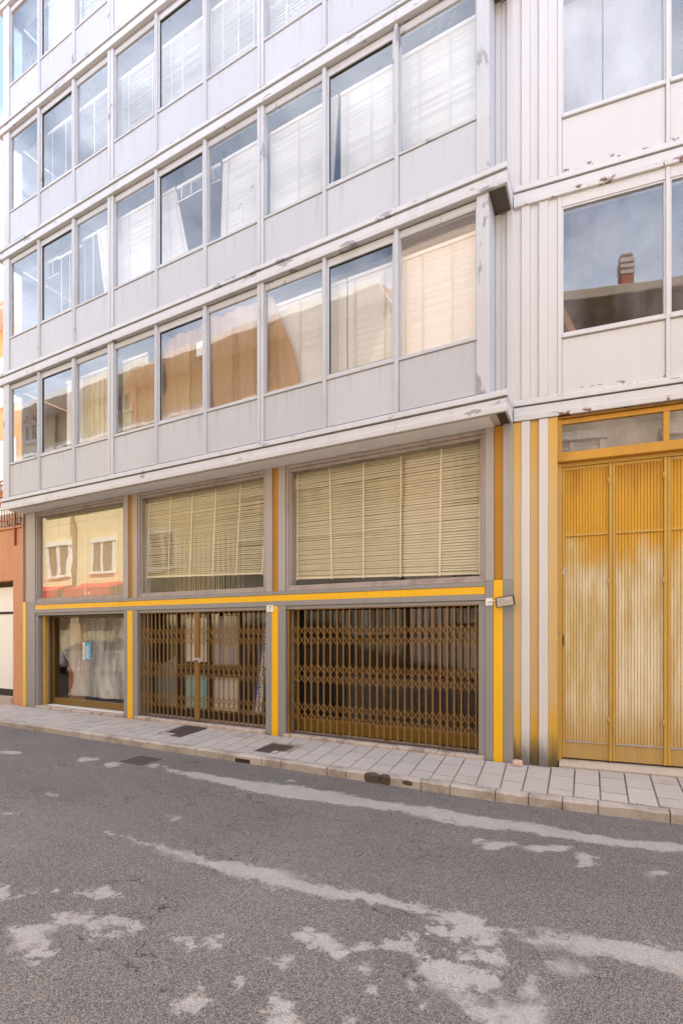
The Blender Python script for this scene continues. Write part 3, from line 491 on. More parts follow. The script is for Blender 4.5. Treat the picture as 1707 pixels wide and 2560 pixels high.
# --- bay: soffit, floors, windows
BX0, BX1 = -11.96, -1.012
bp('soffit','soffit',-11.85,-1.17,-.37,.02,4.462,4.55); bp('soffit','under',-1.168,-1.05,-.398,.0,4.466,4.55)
MX = [(-11.93,-11.70),(-10.655,-10.58),(-9.50,-9.41),(-8.413,-8.257),(-7.15,-7.085),(-5.995,-5.92),(-4.85,-4.728),(-3.66,-3.595),(-2.52,-2.458),(-1.40,-1.245)]
def fascia(x0, x1, zb, mat, par, y=0, MM=None, ret=None):
    lip = [(y-.02,zb),(y-.455,zb),(y-.458,zb+.075),(y-.445,zb+.085),(y-.432,zb+.178),(y-.02,zb+.178)]
    if MM is not None: lip = [(a+.43 if a < -.1 else a+.43, b) for a, b in lip]
    return lip
for i in range(NF+1):
    zb = 4.43 + FL*i
    cuts = [BX0-.02 if i == 0 else BX0-.12, -8.335, -4.79, -2.49, BX1-.004]
    for a, b in zip(cuts, cuts[1:]):
        a2, b2 = a+.002, b-.002
        pr = [(.0,zb),(-.455,zb),(-.460,zb+.004),(-.460,zb+.07),(-.446,zb+.082),(-.432,zb+.176),(.0,zb+.176)]
        if i == 0: pr = [(-.40,zb+.03),(-.425,zb+.03),(-.425,zb),(-.455,zb),(-.460,zb+.004),(-.460,zb+.07),(-.446,zb+.082),(-.432,zb+.176),(-.40,zb+.176)]
        fo = MB().prism(pr, a2, b2).build('fascia', M['fascia'], OB, fix=True)
        cp = [(-.02,zb+.196),(-.452,zb+.196),(-.456,zb+.200),(-.450,zb+.262),(-.435,zb+.280),(-.40,zb+.288),(-.02,zb+.288)]
        MB().prism(cp, a2, b2).build('fascia_cap', M['fascia'], fo, fix=True)
    MB().box(BX0-.0, BX1-.01, -.40, 0, zb+.177, zb+.195).build('fascia_groove', M['dark_gap'], OB)
    if i == 0:                                # the drip edge that closes the end of the lowest fascia
        MB().box(BX1-.035, BX1-.004, -.399, -.02, zb, zb+.176, .003).build('fascia_end', M['fascia'], OB)
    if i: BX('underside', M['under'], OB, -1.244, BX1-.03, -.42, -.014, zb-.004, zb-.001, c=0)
    if i < NF:
        z0 = zb+.30; zs = zb+1.0; zg0 = zb+1.07; zg1 = zb+2.71; zt = zb+FL
        for k, (a, b) in enumerate(MX):
            hv = k in (0, 3, 6, 9)
            m = MB().box(a, b, -.425, -.33, zb+.289, zt-.001, .008)
            if k in (3, 6): m = MB().box(a, (a+b)/2-.004, -.428, -.33, zb+.289, zt-.001, .006).box((a+b)/2-.004, (a+b)/2+.004, -.41, -.33, zb+.289, zt-.002).box((a+b)/2+.004, b, -.422, -.33, zb+.289, zt-.001, .006)
            elif not hv: m.box((a+b)/2-.012, (a+b)/2+.012, -.434, -.424, zb+.289, zt-.001, .003)
            m.build('mullion', M['post' if k == 9 else 'trim'], OB)
        for k in range(9):
            a, b = MX[k][1]+.0006, MX[k+1][0]-.0006
            sp = BX('spandrel_panel', M['panel'], OB, a+.004, b-.004, -.398, -.34, z0+.008, zs-.006, c=.003)
            sash = k in (1, 4, 7)
            BX('sill', M['trim'], OB, a, b, -.416, -.30, zs, zs+.038, c=.006)
            y = -.372
            f = MB(); w = .034 if sash else .018
            f.box(a, b, y-(.022 if sash else .012), y+.05, zg1-w, zg1, .004).box(a, b, y-(.022 if sash else .012), y+.05, zs+.039, zs+.039+w+.012, .004)
            f.box(a, a+w, y-(.022 if sash else .012), y+.05, zs+.04+w+.012, zg1-w-.001, .004).box(b-w, b, y-(.022 if sash else .012), y+.05, zs+.04+w+.012, zg1-w-.001, .004)
            wo_ = f.build('window', M['trim'], OB)
            if sash:
                g = MB().box(a+w,b-w,y-.004,y+.02,zs+.041+w+.012,zs+.051+w+.012).box(a+w,b-w,y-.004,y+.02,zg1-w-.011,zg1-w-.001).box(a+w,a+w+.008,y-.004,y+.02,zs+.06+w,zg1-w-.012).build('gasket', M['dark_gap'], wo_)
            BX('pane', M['glass'], wo_, a+w+.001, b-w-.001, y+.006, y+.012, zs+.04+w+.013, zg1-w-.002, c=0)
            BX('window_head', M['trim'], OB, a, b, -.385, -.33, zg1+.001, zt-.022, c=.004); BX('shadow_strip', M['dark_gap'], OB, a, b, -.37, -.33, zt-.021, zt-.002, c=0)  # near-black strip paints the overhang shadow under the next fascia
        # floor slab, ceiling, back wall of the room behind the bay
        bp('floor_slab','ceiling',-11.9,-1.26,-.32,3.6,zb+.02,zb+.17,c=0); bp('room_wall','room',-11.9,-1.2,3.6,3.7,zb+.171,zt+.019,c=0)
        bp('parapet_wall','room',-11.69,-1.41,-.33,-.28,zb+.172,zs-.002,c=0)
        # right return of the bay and left return with its side window
        MB().box(-1.275,-1.246,-.329,3.6,zb+.171,zt+.019).build('return_wall', M['panel'], OB)
        sw = MB().box(-11.93,-11.885,-.329,1.7,zb+.289,zs,.004).box(-11.93,-11.885,-.329,1.7,zg1,zt,.004).box(-11.93,-11.885,-.03,1.7,zs+.001,zg1-.001).build('side_window', M['trim'], OB)
        BX('pane', M['glass'], sw, -11.91,-11.904,-.328,-.031,zs+.001,zg1-.001, c=0)
        MB().box(-11.93,-11.885,1.701,3.6,zb+.171,zt).build('side_wall', M['panel'], OB)
# --- boards of the wall strip between the bay and the wing
for i in range(NF):
    zb = 4.43+FL*i
    for a, b, y in ((-1.244,-1.172,.0),(-1.170,-1.098,.012),(-1.096,-1.012,-.012)):
        BX('wall_board', M['wing'], OB, a, b, y, y+.08, zb+.17 if i else zb+.178, zb+FL+.001, c=.004)
# --- roof and rear mass
bp('roof','roof',-12.1,-1.0,-.46,14,TOP+.30,TOP+1.2,c=0); bp('rear_wall','room',-11.9,14,3.8,13.8,-.1,TOP+.29,c=0)
# ------------------------------------------------------------------ the white wing, turned 7 degrees
wb = lambda name, mat, *b, c=.004, par=OB: BX(name, M[mat], par, *b, c=c, M=WING)
WX = [.585, 1.765, 2.945, 4.125, 5.305]
for nm, mat, a, b, y in (('stripe_board','wing_stripe',.000,.0965,.010),('stripe_board','wing_foot',.097,.2035,.0),('stripe_board','wing_stripe',.204,.3105,.028),('stripe_board','wing_foot',.311,.4205,.0),('stripe_board','wing_stripe',.421,.534,.004)):
    wb(nm, mat, a, b, y, .30, -.03, 4.452, c=.005)
for i in range(NF):
    zb = 4.457+2.806*i; zt = zb+2.806
    f = MB(WING).prism([(.30,zb),(-.012,zb),(-.016,zb+.004),(-.016,zb+.07),(-.004,zb+.082),(.004,zb+.18),(.30,zb+.18)], .002, 6.6).build('wing_fascia', M['wing_fascia'], OB, fix=True)
    MB(WING).prism([(.06,zb+.198),(-.012,zb+.198),(-.014,zb+.202),(-.010,zb+.262),(.0,zb+.278),(.06,zb+.283)], .002, 6.6).build('fascia_cap', M['wing_cap'], f, fix=True)
    MB(WING).box(.0,6.6,.02,.30,zb+.181,zb+.197).build('fascia_groove', M['dark_gap'], f)
    for a, b, y in ((.0,.0965,.03),(.097,.2035,.008),(.204,.3105,.03),(.311,.4205,.008),(.421,.534,.022)):
        wb('wall_board','wing',a,b,y,.20,zb+.284,zt-.001)
    zs = zb+.99; zg1 = zb+2.665
    wb('corner_post','wing',.5345,.584,.012,.15,zb+.284,zt-.001)
    for k in range(4):
        a = WX[k]; b = WX[k+1]-.045
        wb('mullion','wing',b+.001,WX[k+1]-.001,.006,.15,zb+.284,zt-.001,c=.006)
        wb('spandrel_panel','wing_cap',a+.003,b-.003,.026,.12,zb+.284,zs-.008,c=.003)
        wb('sill','wing',a,b,.000,.15,zs,zs+.035,c=.005); wb('window_head','wing',a,b,.018,.15,zg1+.002,zt-.001)
        f = MB(WING).box(a,b,.02,.10,zs+.036,zs+.072,.004).box(a,b,.028,.10,zg1-.02,zg1).box(a,a+.018,.028,.10,zs+.073,zg1-.021).box(b-.018,b,.028,.10,zs+.073,zg1-.021).build('window', M['wing'], OB)
        BX('pane', M['glass_wing'], f, a+.019,b-.019,.05,.056,zs+.073,zg1-.021, c=0, M=WING)
    MB(WING).box(.54,6.6,2.6,2.7,zb+.0,zt).box(.40,.533,.2,2.6,zb+.18,zt).build('room_wall', M['room_dark'], OB)
    MB(WING).box(.54,6.6,.16,2.6,zb-.02 if i else zb+.0,zb+.178).build('floor_slab', M['room_dark'], OB)
bz = 4.457+2.806*NF
MB(WING).box(-.3,6.7,-.02,14,bz,bz+1.4).build('roof', M['roof'], OB)
MB(WING).box(5.31,9,0,14,0,bz-.001).build('end_wall', M['wing'], OB)
# --- garage: soffit strip, transom, lintel, leaves
wb('door_soffit','amber_shaded',.535,5.3,.02,.30,4.424,4.449,c=0)
tf = MB(WING)
tf.box(.585,5.3,.055,.12,4.36,4.423,.004).box(.535,.588,.035,.12,3.985,4.423,.004)
for k in range(4): tf.box(WX[k+1]-.06,WX[k+1]+.005,.055,.12,3.985,4.359,.004)
tr = tf.build('transom_window', M['amber'], OB)
for k in range(4): BX('pane', M['glass_dusty'], tr, WX[k]+.004 if k == 0 else WX[k]+.006, WX[k+1]-.061, .08, .086, 3.986, 4.359, c=0, M=WING)
wb('door_lintel','amber',.535,5.3,.0,.16,3.868,3.984,c=.006); wb('door_lintel','leaf_frame',.56,5.3,.085,.16,3.82,3.867,c=.003)
wb('room_wall','board_grey',.535,5.3,.5,.55,.0,4.42,c=0)
wb('door_jamb','leaf_frame',.535,.588,.06,.14,.04,3.867,c=.004)
def corr(mb, x0, x1, z0, z1, n, y, d, frac=.80):
    p = (x1-x0)/n; xs = []
    for i in range(n):
        a = x0+i*p; xs += [(a, y+d), (a+p*(1-frac)*.5, y+d), (a+p*(1-frac)*.5+p*.06, y), (a+p*frac*.5+p*(1-frac)*.5, y-d*.12), (a+p-p*.06, y)]
    xs.append((x1, y+d)); vs = [(x,yy,z0) for x,yy in xs] + [(x,yy,z1) for x,yy in xs]; m = len(xs)
    mb.add(vs, [(i,i+1,m+i+1,m+i) for i in range(m-1)])
for k, (a, b) in enumerate(((.592,1.128),(1.168,1.718),(1.758,2.30),(2.34,2.88),(2.92,3.46),(3.50,4.04))):
    st = MB(WING).box(a,a+.030,.085,.14,.085,3.815,.004).box(b,b+.036,.080,.14,.085,3.815,.004).box(a+.031,b-.001,.092,.14,2.925,2.952,.003).box(a+.031,b-.001,.105,.14,3.78,3.815).build('garage_leaf', M['leaf_frame'], OB)
    MB(WING).box(a+.031,b-.001,.092,.14,.285,.312,.003).build('kick_rail', M['bare'], st)
    if k == 0: MB(WING).box(a+.006,a+.022,.070,.084,1.52,1.66,.005).build('handle', M['iron'], st); MB(WING).add([wv_ for wv_ in ((a-.01,.080,2.44),(a+.03,.060,2.43),(a+.028,.055,2.56),(a+.012,.074,2.50),(a-.01,.083,2.442),(a+.03,.063,2.432),(a+.028,.058,2.562),(a+.012,.077,2.502))], [(0,1,2,3),(7,6,5,4),(0,4,5,1),(1,5,6,2),(2,6,7,3),(3,7,4,0)]).build('bent_plate', M['steel'], st)
    c1 = MB(WING); corr(c1, a+.031, b-.001, 2.953, 3.779, 15, .108, .011); c1.build('ribbed_sheet', M['leaf'], st, fix=False)
    c2 = MB(WING); corr(c2, a+.031, b-.001, .313, 2.924, 15, .108, .011); c2.build('ribbed_sheet', M['leaf'], st)
    c3 = MB(WING); corr(c3, a+.031, b-.001, .085, .284, 30, .106, .006); c3.build('kick_sheet', M['leaf'], st)
    for hz in (.55, 2.28, 3.55):
        MB(WING).tube([(b-.006,.078,hz),(b-.006,.078,hz+.09)], .009, 8).box(b-.006,b+.02,.076,.082,hz+.01,hz+.08).build('hinge', M['leaf_frame'], st)
wb('garage_sill','concrete',.56,5.3,.04,.40,-.05,.062,c=.01)
MB(WING).vprism([(.552,.062),(5.3,.062),(5.3,-.12),(.552,-.035)], -.2, lambda x, y: .058 if y > .05 else .006).build('garage_ramp', M['concrete'], OB, fix=True)
# ------------------------------------------------------------------ venetian blinds
ORD = ['first','second','third','fourth','fifth','sixth','seventh','eighth','ninth']
FLN = ['first upper floor','second upper floor','third upper floor','fourth upper floor']
def slat_strip(mb, xl, xr, y, z, w=.034, tilt=62, zr=None):
    t = R(tilt); zr = z if zr is None else zr; c, s_ = math.cos(t)*w/2, math.sin(t)*w/2; bow = .0035
    pr = [(-c, -s_), (-bow, .0), (c, s_)] if True else None
    vs = [(xl, y+a, z+b) for a, b in pr] + [(xr, y+a, zr+b) for a, b in pr]
    mb.add(vs, [(0,1,4,3),(1,2,5,4)], True)
def blind(x0, x1, zt, zb, label, y=-.2, cutl=(0,0), cutr=(0,0), tapes=(.2,.75), tilt=76, mat='slat', tmat='tape', pitch=.027, lean=0, rail=True, group='venetian blinds behind the upper windows', w=.042):
    t = thing('venetian_blind', ((x0+x1)/2, y, zb), label, 'blind', group)
    n = int((zt-zb)/pitch); mb = MB(); rnd = random.Random(hash((round(x0*50), round(zt*50))) & 0xffff)
    for j in range(n):
        f = j/n; z = zt-.03-j*pitch
        slat_strip(mb, x0+cutl[0]+(cutl[1]-cutl[0])*f+lean*f, x1+cutr[0]+(cutr[1]-cutr[0])*f+lean*f, y, z+rnd.uniform(-.002,.002), w, tilt+rnd.uniform(-5,5), z+rnd.uniform(-.003,.003))
    o = mb.build('slats', M[mat], t); o['kind'] = 'stuff'
    for q in tapes:
        xa = x0+(x1-x0)*q; MB().bar((xa+cutl[0]*(1-q)+cutr[0]*q, y-.022, zt), (xa+cutl[1]*(1-q)+cutr[1]*q+lean, y-.022, zb+.01), .022, .002).build('ladder_tape', M[tmat], t)
    BX('head_rail', M['white_plastic'], t, x0+cutl[0], x1+cutr[0], y-.025, y+.025, zt-.02, zt+.03, c=.003)
    if rail: BX('bottom_rail', M['white_plastic'], t, x0+cutl[1]+lean, x1+cutr[1]+lean, y-.016, y+.016, zb-.006, zb+.014, c=.003)
    return t
def BW(k): return MX[k][1]-.03, MX[k+1][0]+.03
zz = lambda i, d: 4.43+FL*i+d
def lab(i, k, s): return f"{s}, {ORD[k]} window from the left, {FLN[i]}"
BT, BB = 2.52, 1.06                       # blind top and bottom above the storey's base
# first upper floor
for k, kw in ((1, dict(s='half width cream blind', x=(-9.98,-9.44), tapes=(.3,.7))), (2, dict(s='olive close taped blind', tapes=(.12,.3,.46,.6,.76,.92), mat='slat_warm', tmat='tape_old')),
              (3, dict(s='yellowish blind beside sackcloth', x=(-8.25,-7.55), tapes=(.35,.75), mat='slat_warm')), (6, dict(s='blind beside slanting sackcloth', x=(-4.72,-3.63), tapes=(.5,), mat='slat')),
              (7, dict(s='cream blind with a dark upright gap', tapes=(.10,.34,.76))), (8, dict(s='full cream corner blind', tapes=(.06,.28,.65)))):
    x = kw.pop('x', BW(k)); s = kw.pop('s')
    if k == 7:
        blind(x[0], x[0]+.27, zz(0,BT), zz(0,BB), 'narrow cream strip of blind left of the dark gap, first upper floor', tapes=(.45,)); blind(x[0]+.285, x[1], zz(0,BT), zz(0,BB), lab(0,k,'wide cream blind'), tapes=(.15,.7)); continue
    blind(x[0], x[1], zz(0,BT), zz(0,BB), lab(0,k,s), **kw)
# second upper floor
blind(-10.25, -9.46, zz(1,BT-.1), zz(1,BB), lab(1,1,'white half width open blind'), tapes=(.15,.5,.8), tilt=40, mat='slat_white')
blind(-10.62, -10.25, zz(1,2.45), zz(1,2.12), lab(1,1,'short raised blind'), tapes=(.5,), tilt=40, mat='slat_white', pitch=.012)
blind(-9.45, -9.02, zz(1,BT), zz(1,BB), lab(1,2,'white open slatted blind'), tapes=(.2,.8), tilt=40, mat='slat_white')
blind(-9.0, -8.3, zz(1,BT), zz(1,BB), lab(1,2,'slanting cream blind'), cutl=(0,.24), cutr=(0,.05), tapes=(.12,.6))
blind(*BW(3), zz(1,BT), zz(1,BB), lab(1,3,'tilted cream blind'), tapes=(.2,.72), cutl=(0,0), cutr=(0,0), lean=0.0)
blind(-7.12, -6.84, zz(1,BT), zz(1,BB), lab(1,4,'blind slanting on its right'), cutr=(0,.36), tapes=(.3,.85))
blind(-6.80, -5.79, zz(1,2.50), zz(1,2.24), 'raised blind bundled above the dark gap, second upper floor', tapes=(.12,.35,.62,.85), pitch=.013, tilt=30, mat='slat_white')
blind(-5.74, -4.82, zz(1,BT), zz(1,BB), lab(1,5,'blind slanting on its left'), cutl=(0,-.06), tapes=(.14,), lean=0)
blind(*BW(6), zz(1,BT), zz(1,BB), lab(1,6,'full cream blind'), tapes=(.5,))
blind(-3.63, -3.50, zz(1,BT), zz(1,BB), lab(1,7,'narrow slanting strip of blind'), cutr=(0,-.10), cutl=(0,-.05), tapes=(.5,))
blind(-3.46, -2.49, zz(1,BT), zz(1,BB), lab(1,7,'blind right of dark wedge'), tapes=(.12,.52))
blind(*BW(8), zz(1,BT+.03), zz(1,BB), lab(1,8,'tall cream corner blind'), tapes=(.12,.24,.62))
# third and fourth upper floors
for k, tp, mt, ti in ((1,(.15,.55,.8),'slat_white',42),(2,(.35,.8),'slat_white',50),(3,(.2,.75),'slat',64),(4,(.16,.4,.85),'slat',64),(5,(.2,.5,.78),'slat',64),(6,(.3,.7),'slat',64),(7,(.3,.7),'slat',64),(8,(.3,.7),'slat',64)):
    blind(*BW(k), zz(2,BT-.1), zz(2,BB), lab(2,k,'white open slatted blind' if k == 1 else 'pale blind' if k == 2 else 'drawn cream blind'), tapes=tp, mat=mt, tilt=ti)
for k in (1, 2, 3, 4): blind(*BW(k), zz(3,BT-.1), zz(3,BB), lab(3,k,'closed pale blind'), tapes=(.25,.6,.85), mat='slat_white' if k < 3 else 'slat')
# --- sackcloth hung across the first upper floor
def sack():
    t = thing('sackcloth', (-6, -.27, zz(0,1.1)), 'brown sackcloth hung torn and creased across the first upper floor windows', 'cloth')
    rnd = random.Random(11)
    def sheet(x0, x1, z0, z1, l, r_, sag):
        def fn(u, v):
            xl = x0 + l(v); xr = x1 + r_(v); x = xl+(xr-xl)*u
            return (x, -.285+.028*math.sin(x*9+v*2)+.014*math.sin(x*23+1.3*v)+.01*math.sin(v*9+x*3), z0+(z1-z0)*v+sag*math.sin(math.pi*u)*(v-1)*0 - sag*(1-v)*math.sin(math.pi*u))
        return MB().grid(fn, 46, 22)
    sheet(-7.98, -7.10, zz(0,1.20), zz(0,2.25), lambda v: .10*math.sin(v*6.5)+.05*math.sin(v*15), lambda v: .05*math.sin(v*7), .05).build('cloth_piece', M['sack'], t)
    sheet(-7.06, -5.96, zz(0,1.06), zz(0,2.60), lambda v: -.08*math.sin(v*9)*(1-v), lambda v: .0, .03).build('cloth_piece', M['sack'], t)
    sheet(-5.93, -4.78, zz(0,1.04), zz(0,2.66), lambda v: 0, lambda v: 0, .02).build('cloth_piece', M['sack'], t)
    sheet(-4.76, -4.60, zz(0,1.04), zz(0,2.66), lambda v: 0, lambda v: .46*(1-v)**.9+.05*math.sin(v*5), .0).build('cloth_piece', M['sack'], t)
    for x, l in ((-6.38, 1.5), (-5.42, 1.4), (-7.72, .9)):
        MB().tube([(x+.012*math.sin(j*1.7), -.33, zz(0,1.06)+l*j/10) for j in range(11)], .012, 6).build('seam', M['plank'], t)
    BX('paper_note', M['paper'], t, -6.22, -6.02, -.335, -.333, zz(0,2.05), zz(0,2.30), c=0)
sack()
# --- hooks hanging inside the second floor glass
for x, z, nm in ((-5.22, zz(1,1.42), 'white hook lying against the blind, sixth window, second upper floor'), (-4.98, zz(1,1.62), 'white handle by the mullion, sixth window, second upper floor')):
    tag(MB().tube([(x,-.33,z-.2),(x,-.33,z+.04),(x-.02,-.33,z+.09),(x-.06,-.33,z+.08),(x-.07,-.33,z+.02)], .010, 8).build('hook', M['white_plastic']), nm, 'hook', 'white hooks inside the glass')
# --- the two big blinds of the shopfront, slat by slat
def big_blind(x0, x1, zt, zl, zr, tapes, label, dip=None, y=.2, n=43, tilt0=62, tilt1=46):
    t = thing('venetian_blind', ((x0+x1)/2, y, zt), label, 'blind', 'large yellowed blinds of the shopfront'); rnd = random.Random(int(x0*10))
    Lx = x1-x0; meshes = []
    for tl in range(6):
        mb = MB(); tt = tilt0+(tilt1-tilt0)*tl/5; nseg = 10; a = R(tt); w = .046
        vs = []
        for i in range(nseg+1):
            for u in (-.5, -.17, .17, .5): vs.append((-Lx/2+Lx*i/nseg, u*w*math.cos(a)+(.25-u*u)*.012*math.sin(a)*-1, u*w*math.sin(a)+(.25-u*u)*.012*math.cos(a)))
        mb.add(vs, [(i*4+j, i*4+j+1, (i+1)*4+j+1, (i+1)*4+j) for i in range(nseg) for j in range(3)], True)
        me = bpy.data.meshes.new('slat'); me.from_pydata(mb.v, [], mb.f); me.polygons.foreach_set('use_smooth', mb.sm); me.materials.append(M['slat_warm']); meshes.append(me)
    for j in range(n):
        f = (j+.5)/n; zc = zt-(zt-(zl+zr)/2)*f; ang = -(math.atan2(zr-zl, Lx))*f**2 + rnd.uniform(-.0016,.0016)
        if dip and j == dip: zc += .004; ang += .006
        link('slat', meshes[min(5, max(0, int(f*6+rnd.uniform(-.5,.5))))], ((x0+x1)/2+rnd.uniform(-.004,.004), y+rnd.uniform(-.003,.003), zc+rnd.uniform(-.0025,.0025)), t, (0, ang, 0))
    for a, b in tapes:
        zb_ = zl+(zr-zl)*(b-x0)/Lx
        MB().bar((a, y-.026, zt+.01), (b, y-.030, zb_+.01), .026, .002).build('ladder_tape', M['tape_old'], t)
        BX('tape_clip', M['tape_old'], t, b-.018, b+.018, y-.036, y-.018, zb_-.03, zb_+.012, c=.004)
    MB().bar((x0, y, zl-.004), (x1, y, zr-.004), .024, .034).build('bottom_rail', M['tape_old'], t)
    BX('head_rail', M['tape_old'], t, x0, x1, y-.025, y+.025, zt+.005, zt+.06)
big_blind(-8.06, -5.02, 4.34, 2.80, 2.72, [(-7.95,-8.0),(-7.36,-7.43),(-6.80,-6.87),(-6.23,-6.31),(-5.66,-5.76),(-5.09,-5.19)], 'raised yellowish blind with slanted tapes and a gap under its bottom rail', dip=30)
big_blind(-4.56, -1.42, 4.34, 2.60, 2.52, [(-4.47,-4.47),(-3.86,-3.82),(-3.26,-3.26),(-2.64,-2.65),(-2.03,-2.05),(-1.47,-1.48)], 'widest yellowish blind, lowered almost to the sill next to the striped corner', n=45, tilt0=64, tilt1=58)
big_blind(-11.40, -8.55, 4.34, 2.46, 2.46, [(-10.9,-10.9),(-9.9,-9.9),(-8.9,-8.9)], 'closed yellowish blind behind the mirroring left shop window', n=50, tilt0=70, tilt1=70)
# --- what shows under the raised blind: dark wood lining and hanging cords
tag(BX('wood_panel', M['dark_wood'], None, -8.28, -7.0, .9, .95, 2.305, 4.0), 'dark red wood panel seen under the raised blind', 'panel')
cs = thing('cord_curtain', (-6.5, .55, 2.35), 'curtain of crossing cords hanging below the raised blind', 'curtain'); rnd = random.Random(4)
for i in range(28):
    x = -7.6+i*.062; MB().bar((x, .55, 2.32), (x+(.03 if i % 2 else -.03), .55, 3.6), .010, .008).build('cord', M['tape_old'], cs)
# ------------------------------------------------------------------ folding scissor gates
def gate(name_label, x0, xs, z0, z1, bands, y=.06, closed=None):
    t = thing('folding_gate', ((xs[0]+xs[-1])/2, y, z0), name_label, 'gate', 'folding gates of the shop'); n = len(xs); bmesh_cache = {}
    me = MB().box(-.0085,.0085,-.010,.010,0,z1-z0,.003); m0 = bpy.data.meshes.new('bar'); m0.from_pydata(me.v, [], me.f); m0.materials.append(M['gate'])
    for i, x in enumerate(xs): link('bar', m0, (x, y, z0), t)
    cache = {}
    def strap(xa, za, xb, zb_, yy):
        key = (round(xb-xa, 2), round(zb_-za, 3))
        if key not in cache:
            b = MB().bar((-(xb-xa)/2-.004, 0, -(zb_-za)/2), ((xb-xa)/2+.004, 0, (zb_-za)/2),   .0105, .004); m = bpy.data.meshes.new('strap'); m.from_pydata(b.v, [], b.f); m.materials.append(M['gate']); cache[key] = m
        link('strap', cache[key], ((xa+xb)/2, yy, (za+zb_)/2), t)
    for zt_, zb_ in bands:
        zm = (zt_+zb_)/2
        for i in range(n-1):
            if closed and i in closed: continue
            if i+2 < n and not (closed and i+1 in closed):
                strap(xs[i], zt_, xs[i+2], zb_, y-.0155); strap(xs[i], zb_, xs[i+2], zt_, y+.0155)
            if i == 0 or (closed and i-1 in closed):
                strap(xs[i], zm, xs[i+1], zb_, y-.0155); strap(xs[i], zm, xs[i+1], zt_, y+.0155)
            if i+2 >= n or (closed and i+1 in closed):
                strap(xs[i], zt_, xs[i+1], zm, y-.0155); strap(xs[i], zb_, xs[i+1], zm, y+.0155)
    BX('top_rail', M['gate'], t, xs[0]-.02, xs[-1]+.02, y-.03, y+.03, z1+.001, z1+.02)
    BX('bottom_track', M['iron'], t, xs[0]-.03, xs[-1]+.03, y-.014, y+.014, z0-.02, z0-.001)
    return t
g3 = [-4.52,-4.49,-4.38,-4.25,-4.13,-4.01,-3.90,-3.78,-3.66,-3.55,-3.44,-3.33,-3.22,-3.10,-2.98,-2.87,-2.76,-2.65,-2.54,-2.43,-2.32,-2.22,-2.12,-2.01,-1.91,-1.81,-1.71,-1.61,-1.51]
gate('wide ochre folding gate with even lattice between two striped pillars, right of number 7', -4.5, g3[1:], .065, 2.06, ((1.825,1.49),(1.205,.87),(.585,.25)))
g2 = [-8.06,-7.96,-7.86,-7.75,-7.65,-7.54,-7.43,-7.32,-7.21,-7.09,-6.97,-6.86,-6.73,-6.62,-6.52,-6.42,-6.30,-6.18,-6.06,-5.95,-5.83,-5.72,-5.61,-5.50,-5.40,-5.29,-5.18,-5.08,-5.02]
gg = gate('padlocked ochre folding gate meeting at a thick middle post, left of number 7', -8, g2, .075, 2.06, ((1.82,1.47),(1.17,.83),(.56,.25)), closed={13})
MB().box(-6.618,-6.574,.025,.085,.075,2.06,.004).box(-6.568,-6.524,.028,.085,.075,2.06,.004).build('middle_post', M['gate'], gg)
lk = MB().box(-6.66,-6.48,.008,.022,1.185,1.225,.006).tube([(-6.63,.01,1.16),(-6.63,.01,1.2)], .012).build('hasp', M['steel'], gg)
tag(MB().box(-6.50,-6.455,.0,.02,1.14,1.20,.006).tube([(-6.492,.01,1.20),(-6.488,.01,1.235),(-6.468,.01,1.235),(-6.463,.01,1.20)], .004, 6).build('padlock', M['steel']), 'small steel padlock on the hasp of the folding gate', 'padlock')
# ------------------------------------------------------------------ things inside the shop
def board(nm, lb, mat, x0, x1, z0, z1, y=.45, lean=.0, cat='board', skew=0):
    o = MB().add([(x0,y,z0),(x1,y,z0),(x1,y+lean,z1),(x0,y+lean,z1-skew),(x0,y+.018,z0),(x1,y+.018,z0),(x1,y+.018+lean,z1),(x0,y+.018+lean,z1-skew)], [(0,1,2,3),(7,6,5,4),(0,4,5,1),(1,5,6,2),(2,6,7,3),(3,7,4,0)]).build(nm, M[mat]); return tag(o, lb, cat)
def wavy(nm, lb, mat, x0, x1, z0, z1, y, amp, cat, edge=.02, grp=None, nu=26, fr=11, hang=1.0):
    def fn(u, v):
        x = x0+(x1-x0)*u + edge*math.sin(v*7+u*3)*(abs(u-.5)*2)**2
        return (x, y+amp*(.35+.65*(1-v)*hang+.3)*math.sin(x*fr+v*1.5)*.6+amp*.4*math.sin(x*fr*2.3+v*3), z0+(z1-z0)*v)
    o = MB().grid(fn, nu, 18).build(nm, M[mat]); return tag(o, lb, cat, grp)
board('board', 'white board behind the gate, left of the middle post, top half', 'board_white', -7.27, -6.70, 1.12, 1.97)
board('board', 'turquoise board standing low behind the middle post of the gate', 'board_turq', -7.26, -6.66, .22, .86)
wavy('sheet', 'grey curled sheet hung behind the right leaf of the folding gate', 'board_grey', -6.53, -5.91, 1.06, 2.0, .46, .02, 'sheet')
board('board', 'off white board standing low, right of the turquoise one', 'board_white', -6.52, -5.94, .22, .84)
board('board', 'grey green board with a slanting top behind the left leaf', 'board_green', -8.05, -7.46, .22, 1.24, skew=.26)
bn = thing('banner', (-5.4, .45, .2), 'blue and white banner leaning behind the right end of the gate', 'banner')
MB().add([(-5.62,.44,.22),(-5.38,.44,.22),(-5.20,.47,2.0),(-5.36,.47,2.0),(-5.62,.45,.22),(-5.38,.45,.22),(-5.20,.48,2.0),(-5.36,.48,2.0)], [(0,1,2,3),(7,6,5,4),(0,4,5,1),(1,5,6,2),(2,6,7,3),(3,7,4,0)]).build('blue_side', M['board_blue'], bn)
